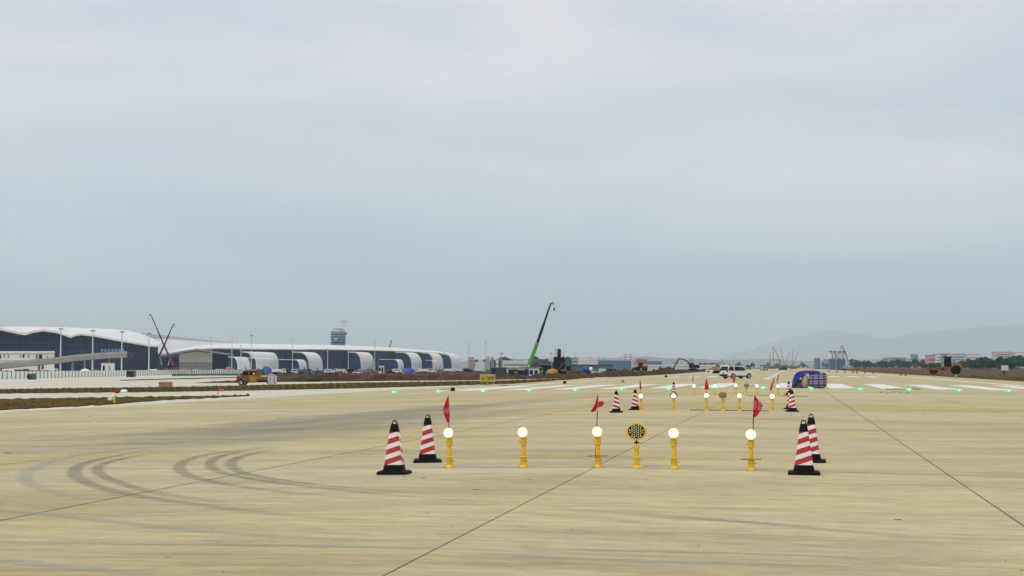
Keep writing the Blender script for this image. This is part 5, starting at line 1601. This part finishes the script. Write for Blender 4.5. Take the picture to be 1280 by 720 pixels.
for sx in (-.6, .6):
    for sy in (-.6, .6): g.bar((sx, sy, 0), (sx, sy, hz), .28)
for i in range(5): g.bar((-.6, -.6, hz * i / 5), (.6, -.6, hz * (i + 1) / 5), .2)
g.obj('crane_mast', 'wall', t)
MB().bar((-3.4 * k, 0, hz), (3.4 * k, 0, hz + .3), .9, .8).obj('jib', 'wall_grey', t)
MB().bar((0, 0, hz), (0, 0, hz + 1.6), .6).obj('crane_top', 'wall', t)
d = 2100; p = gd(486, d)
t = thing('boom_crane', 'tiny dark crane boom sticking up above the pier roof', 'crane', p, YAW)
MB().bar((0, 0, 0), (0, 0, zat(486, 437, d) - p.z), 1.4).obj('crane_mast', 'navy', t)
MB().bar((0, 0, zat(486, 434, d) - p.z - 3), (3 * d / F, 0, zat(486, 425.5, d) - p.z), 1.3).obj('boom', 'navy', t)

# ================================================================ SITE CLUTTER
def cabin(label, px_, py_, d, wpx, hpx, mt, door='navy', name='site_cabin'):
    p = gd(px_, d); p.z = zg(p.x); k = d / F
    zb = max(0, zat(px_, py_, d) - p.z)
    t = thing(name, label, 'cabin', (p.x, p.y, p.z), YAW)
    h_ = hpx * k + zb
    MB().box((0, 0, h_ / 2), (wpx * k, 2.6, h_)).obj('walls', mt, t, bevel=.04)
    MB().box((0, 0, h_ + .08), (wpx * k + .3, 2.9, .16)).obj('roof', 'grey', t)
    MB().box((-wpx * k * .28, -1.31, h_ * .55), (.9, .05, h_ * .5)).obj('window', 'car_glass', t)
    MB().box((wpx * k * .2, -1.31, h_ * .42), (.9, .05, h_ * .75)).obj('door', door, t)
    return t
cabin('white cabin on the apron below the last viaduct pier', 135, 460.5, 620, 15, 6.5, 'wall', 'grey')
cabin('white flat cabin left of the blue door panel under the green crane', 651, 467, 400, 8, 6.6, 'wall')
cabin('small bright blue cabin under the foot of the green crane', 658.4, 467, 398, 3.6, 6, 'blue', 'blue')
cabin('white cabin directly right of the small blue one', 667.5, 467, 396, 12.4, 6.4, 'white')
cabin('dark green container stack standing far behind the yellow sign', 623, 466, 520, 20, 6.4, 'dkgreen', 'dkgreen')
cabin('black container behind the white cabin right of the crane foot', 682, 464, 520, 14, 7.6, 'navy')
cabin('white cube cabin among the vehicles below the fourth lounge', 477, 463.4, 760, 6, 6, 'white')
cabin('teal generator container beside the yellow loader', 704.5, 466.8, 400, 5.6, 4, 'teal')
cabin('dark teal bin in front of the hoarding at the near end', 40, 473.6, 372, 7, 6, 'dkgreen', 'dkgreen')
cabin('dark kiosk in front of the hoarding below the viaduct end', 164, 470, 468, 9, 6.4, 'dkgreen', 'navy')
cabin('blue roofed cabin beside the dark plant far right of the crane', 712, 457, 900, 6, 9, 'sheet_blue')
def sheet(label, px_, py_, d, wpx, hpx, mt):
    p = gd(px_, d); k = d / F
    zb = zat(px_, py_, d) - p.z
    t = thing('covered_pile', label, 'pile', p, YAW)
    g = MB().blob((0, 0, 0), (1, 1, 1), 3, .22, px_, -1.0)
    q_ = lambda v, e_: math.copysign(abs(v) ** e_, v)
    g.v = [(q_(x, .6) * wpx * k / 2, q_(y, .6) * wpx * k / 3.5, max(0, q_(max(z, 0), .75) * (max(0, zb) + hpx * k) * (.8 + .25 * mnoise.noise(Vector((x * 2.2, px_, y * 1.5)))))) for x, y, z in g.v]
    g.obj('cover', mt, t, 60)
    g = MB()
    for s in (-1, 1): g.box((s * wpx * k * .36, -wpx * k / 4, .25), (1.2, .8, .5), .3 * s)
    g.obj('weights', 'grey', t)
sheet('blue sheeted pile in front of the low white lounge', 334, 461.5, 700, 13, 4.4, 'blue')
sheet('long bright blue sheeted pile below the fourth low lounge', 511, 463.4, 760, 17, 4.2, 'blue')
sheet('green sheeted pile on the apron under the viaduct', 120, 462.4, 620, 9, 3, 'dkgreen')
sheet('white sheeted pile on the apron left of the white cabin', 106, 463, 600, 14, 3, 'white')
sheet('rust red pile of scaffold parts below the crimson crane', 230, 462.4, 760, 15, 2.6, 'brick')
sheet('buff pile of sand below the gabled hall', 246, 462.4, 740, 14, 2.8, 'sack')
sheet('red brown pile of boxes inside the nearest glazed lounge', 287, 461.4, 760, 12, 4.6, 'brick')
sheet('white heap left of the floodlight mast by the roof tip', 192, 462.6, 700, 12, 2.4, 'wall')

VEH = [  # kind, colour, px, base y, depth, heading, label
 ('van', 'white', 12, 463.4, 560, 0, 'white van behind the hoarding at the picture edge'),
 ('truck', 'dkgreen', 26, 463.6, 590, 0, 'dark green truck behind the hoarding under the viaduct'),
 ('car', 'grey', 33, 462.6, 620, .2, 'grey car under the viaduct between two piers'),
 ('van', 'wall', 56, 462, 600, 3.1, 'buff van under the viaduct beside its pier'),
 ('truck', 'white', 64, 461.5, 640, 0, 'white truck under the viaduct, left of the first mast'),
 ('car', 'white', 95, 463, 560, 0, 'white car behind the hoarding right of the first mast'),
 ('van', 'crimson', 213, 462.4, 700, .4, 'dark red van at the foot of the crimson crane'),
 ('truck', 'rust', 256, 462.2, 720, 0, 'rusty truck in front of the gabled hall'),
 ('van', 'white', 276, 462.4, 720, .3, 'white van in front of the nearest glazed lounge'),
 ('truck', 'amber', 317, 463.6, 640, .2, 'yellow truck in front of the low white lounge'),
 ('car', 'crimson', 311, 463.4, 660, .1, 'dark red car left of the yellow truck'),
 ('van', 'teal', 325, 464.6, 640, 3.1, 'teal van right above the orange flatbed'),
 ('truck', 'white', 349, 463.6, 680, 0, 'white truck between the blue pile and the low lounge'),
 ('car', 'navy', 359, 463.2, 700, .3, 'dark car before the low lounge left of the tower'),
 ('van', 'wall', 371, 462.8, 720, .1, 'buff van before the low lounge left of the tower'),
 ('truck', 'teal', 381, 463.4, 690, 0, 'teal truck at the bent end of the low lounge'),
 ('car', 'blue', 399, 462.8, 720, .2, 'blue car in front of the second large pod'),
 ('van', 'white', 412, 462.2, 740, .2, 'white van below the control tower'),
 ('truck', 'wall', 425, 461.6, 790, 3.1, 'buff truck straight below the control tower'),
 ('car', 'white', 434, 462.4, 760, .1, 'white car right below the control tower\'s far side'),
 ('van', 'navy', 441, 463.4, 740, 0, 'dark van at the left of the wide white pod end'),
 ('car', 'white', 447, 464.2, 700, .3, 'white car in front of the dark van'),
 ('truck', 'grey', 455, 462.6, 760, 0, 'grey truck in front of the wide white pod end'),
 ('van', 'brick', 463, 462.4, 780, 0, 'dull red van at the foot of the wide white pod end'),
 ('car', 'navy', 488, 463.4, 740, .2, 'dark car between the white cube and the blue pile'),
 ('van', 'white', 497, 462.6, 780, 0, 'white van behind the long blue pile'),
 ('truck', 'white', 527, 462.8, 800, 3.1, 'white truck right of the long blue pile'),
 ('van', 'white', 540, 462.6, 820, .2, 'white van below the small low lounge'),
 ('car', 'grey', 551, 463, 800, .1, 'grey car left below the last gate pod'),
 ('truck', 'white', 562, 462.4, 860, 0, 'white truck at the foot of the last gate pod'),
 ('truck', 'wall', 574, 461.8, 900, 0, 'buff truck right of the last gate pod'),
 ('van', 'navy', 585, 462.8, 850, .2, 'dark van beyond the end of the pier'),
 ('truck', 'white', 600, 462.2, 900, 0, 'white truck behind the dark container stack\'s left end'),
 ('van', 'white', 637, 463.4, 760, .1, 'white van left of the green crane\'s cabins'),
 ('truck', 'navy', 645, 464.4, 620, 0, 'dark truck just left of the green crane\'s white cabins'),
 ('car', 'white', 746, 465, 640, .2, 'white car right of the blue mixer drum'),
 ('truck', 'wall', 757, 463.6, 700, 0, 'buff truck between the mixer drum and a dark pole'),
 ('van', 'dkgreen', 765, 464, 620, .2, 'dark green van on the site right of the mixer drum'),
 ('car', 'white', 889, 462.8, 620, .2, 'white car beside the tan excavator'),
]
VB = {}
for kind, colour, px_, py_, d, rz, lab in VEH:
    p = gd(px_, d); p.z = zg(p.x) 
    key = (kind, colour)
    if key in VB: dup(VB[key], p, YAW + rz, lab)
    else: VB[key] = van(kind, colour, lab, p, YAW + rz)

# far halls and city blocks
def block(label, px_, wpx, ytop, d, mt, group=None, win=True, roof=None, name='city_building', dep=None):
    p = gd(px_, d); p.z = -1.5; k = d / F
    h_ = zat(px_, ytop, d) + 1.5
    t = thing(name, label, 'building', p, YAW, group)
    dep = dep or max(12, wpx * k * .6)
    MB().box((0, 0, h_ / 2), (wpx * k, dep, h_)).obj('walls', mt, t)
    MB().box((0, 0, h_ + .5), (wpx * k * 1.02, dep * 1.02, 1.0)).obj('roof', roof or 'grey', t)
    if win:
        g = MB(); nf = max(1, min(8, int(h_ / 3.6)))
        for f in range(nf):
            g.box((0, -dep / 2 - .05, 2 + f * (h_ - 2) / nf), (wpx * k * .88, .2, 1.3))
        g.obj('window_band', 'city_window', t)
    return t
block('pink-grey block right after the end of the pier', 589, 8, 447.4, 1950, 'pink')
block('pair of grey-white towers beyond the pier, left of two', 610, 4.4, 446.6, 2100, 'city')
block('grey tower right of its twin beyond the pier', 615.5, 3.4, 447.6, 2150, 'wall_grey')
block('tall narrow white block beyond the dark container stack', 621.5, 3, 450, 1600, 'white')
block('long white shed with pale roof beyond the green crane', 645, 34, 452, 1500, 'wall', None, True, 'white', 'long_shed')
block('white shed left of the towers beyond the pier', 600, 12, 454, 1500, 'wall', None, False, 'white', 'long_shed')
block('pale green-white hall right of the dark silo plant', 735, 24, 449.6, 1300, 'wall', None, False, 'white', 'long_shed')
block('pinkish building left of the pale green-white hall', 719, 7, 448, 1500, 'pink')
block('long low dark roofed shed right of the silo plant', 735, 60, 457.4, 1100, 'teal', None, False, 'dkgreen', 'long_shed')
block('blue-white sheds in the haze right of the pale hall', 769, 38, 450.6, 2000, 'sheet_blue', None, False, 'city', 'long_shed')
block('white tower block left of two above the blue-white sheds', 781.5, 4, 444, 2600, 'white')
block('white tower block right of its twin above the blue-white sheds', 788, 4, 443.6, 2650, 'white')
block('salmon red building in the haze right of the white towers', 802, 13, 449.6, 2100, 'brick')
block('blue shed in the haze right of the salmon building', 818, 18, 451.6, 2200, 'sheet_blue', None, False, 'city', 'long_shed')
block('long pale low wall of sheds behind the soil bank', 850, 110, 457.6, 1250, 'wall', None, False, 'white', 'long_shed')
block('blue narrow tower far down the runway line', 1021.5, 4, 448.6, 1300, 'sheet_blue', None, False)
block('pink block behind the trees left of the roller', 1163, 9, 444.6, 1500, 'pink')
block('white row of houses behind the trees above the roller', 1177, 18, 443.6, 1900, 'white')
block('second white row of houses right above the roller', 1196, 18, 443, 2000, 'city')
block('third white row of houses left of the wooded rise', 1216, 16, 444, 2000, 'white')
block('pale apartment slab above the notice board', 1253, 22, 440.6, 2300, 'city')
block('pale apartment slab at the edge of the view above the trees', 1275, 14, 441.6, 2300, 'white')
block('tall blue-grey tower left of the pink block in the haze', 1143, 7, 443.4, 2400, 'tower')
block('broad blue-grey apartment block in the haze right of the batching plant', 1121, 20, 447.4, 2600, 'tower')
block('grey chimney-like tower above the roller\'s cab', 1180, 3, 443.4, 1200, 'grey', None, False)
rnd = random.Random(21)
for i in range(34):                                   # hazy skyline down the runway
    px_ = rnd.uniform(860, 1040) if i < 18 else (rnd.uniform(1060, 1150) if i < 26 else rnd.uniform(745, 870))
    block('hazy pale block in the distant skyline', px_, rnd.uniform(3, 8), rnd.uniform(447.5, 454), rnd.uniform(3000, 4300), rnd.choice(['city', 'white', 'tower', 'pink', 'city', 'wall']), 'hazy skyline blocks beyond the airport')

# concrete batching plant and far cranes
d = 1050; p = gd(1046.5, d); p.z = -.1; k = d / F
t = thing('batching_plant', 'white cement silos on a blue clad base, far beyond the runway', 'plant', p, YAW)
zz = lambda y: zat(1046.5, y, d) - p.z
MB().box((0, 1.5, zz(449) / 2), (20 * k, 5, zz(449))).obj('base_cladding', 'sheet_blue', t)
for i in range(4):
    x = (-7.8 + i * 5.2 + (.6 if i > 1 else -.4)) * k
    MB().lathe([(.6 * k, zz(449.2)), (2.3 * k, zz(447.6)), (2.3 * k, zz(440.2)), (1.2 * k, zz(439.4))], 14, (x, 0, 0)).obj('silo', 'white', t, 40)
MB().box((0, 0, zz(439)), (20.4 * k, 5, .8 * k)).obj('top_platform', 'wall_grey', t)
for x in (-6.6, 0, 6.6): MB().box((x * k, -2.4, zz(448.8) / 2 + 0), (.5, .3, zz(440)), 0).obj('column', 'sheet_blue', t)
MB().box((-2.2 * k, -1.6, zz(450) / 2 + 2), (1.6 * k, 1.5, zz(439.5) * .96)).obj('conveyor_tower', 'tower', t)
boom_crane('dark crane boom leaning left, right of the cement silos', 1059, 1000, 458, (1052.4, 432.6), (1058, 444), 'wall_grey', 'navy', .8, YAW, foot=(1060, 452))
CR = [((966.4, 434), (967.4, 458), 'upright thin crane mast, leftmost of the far crane cluster'), ((967.5, 434.6), (976.5, 453), 'dark boom leaning left inside the far crane cluster'), ((976, 437), (979.6, 452), 'short pale boom in the middle of the far crane cluster'),
      ((988, 439), (982, 453), 'boom leaning right in the middle of the far crane cluster'), ((991.4, 437), (990.6, 455), 'upright mast right of the middle of the far crane cluster'), ((998, 439.4), (993, 452), 'rightmost boom of the far crane cluster, leaning right'), ((962.6, 441), (962.8, 456), 'short upright mast left beside the far crane cluster')]
for tip, ft, lab in CR:
    d = 1500; p = gd(ft[0], d); k = d / F; p.z = -.05
    t = thing('far_crane', lab, 'crane', p, YAW, 'cranes clustered far beyond the runway')
    zz = lambda y: zat(ft[0], y, d) - p.z
    MB().box((0, 0, 1.2), (5, 2.4, 2.4)).obj('carrier', 'rust', t)
    MB().bar((0, 0, 1), (0, 0, zz(ft[1])), 1.0).obj('turret', 'grey', t)
    MB().bar((0, 0, max(2, zz(ft[1]) - .5)), ((tip[0] - ft[0]) * k, 0, zz(tip[1])), .75, w2=.5).obj('boom', 'brick' if tip[0] < 970 else 'grey', t)
for px_, yt, d, lab in ((719, 440, 1700, 'faint crane mast right of the silo plant'), (767, 451, 600, 'thin dark pole on the site behind the soil bank'), (748, 443, 1900, 'faint grey mast above the pale hall\'s right end')):
    p = gd(px_, d); o = MB().tube([(0, 0, 0), (0, 0, zat(px_, yt, d) - p.z)], [.012 * 10 * d / 600, .006 * 10 * d / 600], 6).obj('thin_mast', 'grey'); o.location = p
    tag(o, lab, 'mast')
for px_, yt, d, lab in ((627, 442, 2000, 'hazy lamp mast with flat head left of the crane'), (689, 442, 2000, 'hazy lamp mast with flat head left of the silo plant')):
    p = gd(px_, d); h_ = zat(px_, yt, d) - p.z
    t = thing('floodlight_mast', lab, 'mast', p, YAW, 'floodlight masts along the apron')
    MB().tube([(0, 0, 0), (0, 0, h_)], [.35, .2], 8).obj('pole', 'mast', t)
    MB().box((0, 0, h_), (5, 1, 1.4)).obj('lamp_head', 'grey', t)

# ================================================================ TREES
def tree_mesh(seed, h, r, leaf, n):
    rnd = random.Random(seed); V, Fc = [], []
    cl_ = [(Vector((rnd.gauss(0, r * .42), rnd.gauss(0, r * .42), h * rnd.uniform(.36, .92))), r * rnd.uniform(.3, .55)) for _ in range(11)]
    for _ in range(n):
        c, cr_ = rnd.choice(cl_)
        d_ = Vector((rnd.gauss(0, 1), rnd.gauss(0, 1), rnd.gauss(0, .8))).normalized() * cr_ * rnd.random() ** .4
        p = c + d_; a = Vector((rnd.uniform(-1, 1), rnd.uniform(-1, 1), rnd.uniform(-.6, .6))).normalized() * leaf
        b_ = a.cross(Vector((rnd.uniform(-1, 1), rnd.uniform(-1, 1), rnd.uniform(-1, 1)))).normalized() * leaf * .7
        k = len(V); V += [tuple(p - a), tuple(p + b_), tuple(p + a), tuple(p - b_)]; Fc.append((k, k + 1, k + 2, k + 3))
    g = MB(); g.add(V, Fc)
    tr = MB().tube([(0, 0, 0), (.05 * h * rnd.uniform(-1, 1), 0, h * .35), (0, .04 * h, h * .75)], [h * .035, h * .025, h * .008], 7)
    for k in range(5):
        a = rnd.random() * 6.3; tr.tube([(0, 0, h * (.3 + .08 * k)), (r * .6 * math.cos(a), r * .6 * math.sin(a), h * (.5 + .08 * k))], [h * .014, h * .005], 5)
    return g, tr
TP = []
for i, (h, r) in enumerate(((8, 3.6), (9.5, 3.4), (7, 4.0), (10, 2.6))):
    g, tr = tree_mesh(i + 60, h, r, .5, 900)
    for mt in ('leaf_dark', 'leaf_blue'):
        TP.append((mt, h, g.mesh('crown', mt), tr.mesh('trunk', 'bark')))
def plant_tree(label, group, p, s, mt, rnd):
    _, h, cm, tm = rnd.choice([q for q in TP if q[0] == mt])
    t = thing('tree', label, 'tree', p, rnd.random() * 6.3, group); t.scale = (s * rnd.uniform(1, 1.3), s * rnd.uniform(1, 1.3), s)
    for nm, me in (('crown', cm), ('trunk', tm)):
        o = bpy.data.objects.new(nm, me); col.objects.link(o); o.parent = t
rnd = random.Random(77)
for i in range(95):
    px_ = rnd.uniform(1150, 1300); near = rnd.random()
    d = 850 + 700 * near
    ytop = 458 - (3 + 9.5 * min(1, max(.15, (px_ - 1160) / 90))) * rnd.uniform(.62, 1.0)
    p = gd(px_, d); p.z = -.1
    hh = max(3, zat(px_, ytop, d) + .1)
    plant_tree('dark green tree in the belt right of the roller', 'trees in the belt beyond the field', p, hh / 9.0, 'leaf_dark', rnd)
for i in range(56):
    px_ = rnd.uniform(1062, 1160); d = rnd.uniform(1500, 2300)
    p = gd(px_, d); p.z = -.1; hh = max(4, zat(px_, 458 - rnd.uniform(3, 9), d))
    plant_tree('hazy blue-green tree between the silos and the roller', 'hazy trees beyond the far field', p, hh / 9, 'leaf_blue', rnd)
for i in range(110):
    px_ = rnd.uniform(592, 760); d = rnd.uniform(2100, 2700)
    p = gd(px_, d); p.z = -1.5; hh = max(5, zat(px_, 457 - (6 + 5 * mnoise.noise(Vector((px_ * .05, 1, 1))) + 3) * rnd.uniform(.75, 1.05), d))
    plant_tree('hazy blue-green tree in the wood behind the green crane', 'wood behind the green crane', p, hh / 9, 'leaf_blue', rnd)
for i in range(60):
    px_ = rnd.uniform(860, 1060); d = rnd.uniform(1900, 3000)
    p = gd(px_, d); p.z = -1.0; hh = max(3, zat(px_, 458 - rnd.uniform(1.5, 5.5), d))
    plant_tree('small hazy tree at the far end of the runway', 'trees at the far end of the runway', p, hh / 9, 'leaf_blue', rnd)

# ================================================================ HAZE
hm = bpy.data.materials.new('haze'); hm.use_nodes = True
hn = hm.node_tree; hn.nodes.clear()
ho = hn.nodes.new('ShaderNodeOutputMaterial'); hv = hn.nodes.new('ShaderNodeVolumePrincipled')
hv.inputs['Color'].default_value = (0.81, 0.93, 1.0, 1)
hv.inputs['Density'].default_value = 0.000062
hv.inputs['Anisotropy'].default_value = 0.0
hn.links.new(hv.outputs[0], ho.inputs['Volume'])
o = MB().box((0, 24150, 698), (100400, 48700, 1404)).obj('haze', hm, kind='stuff')
tag(o, 'thin pale haze hanging over the whole airfield', 'haze')
bpy.context.view_layer.update()
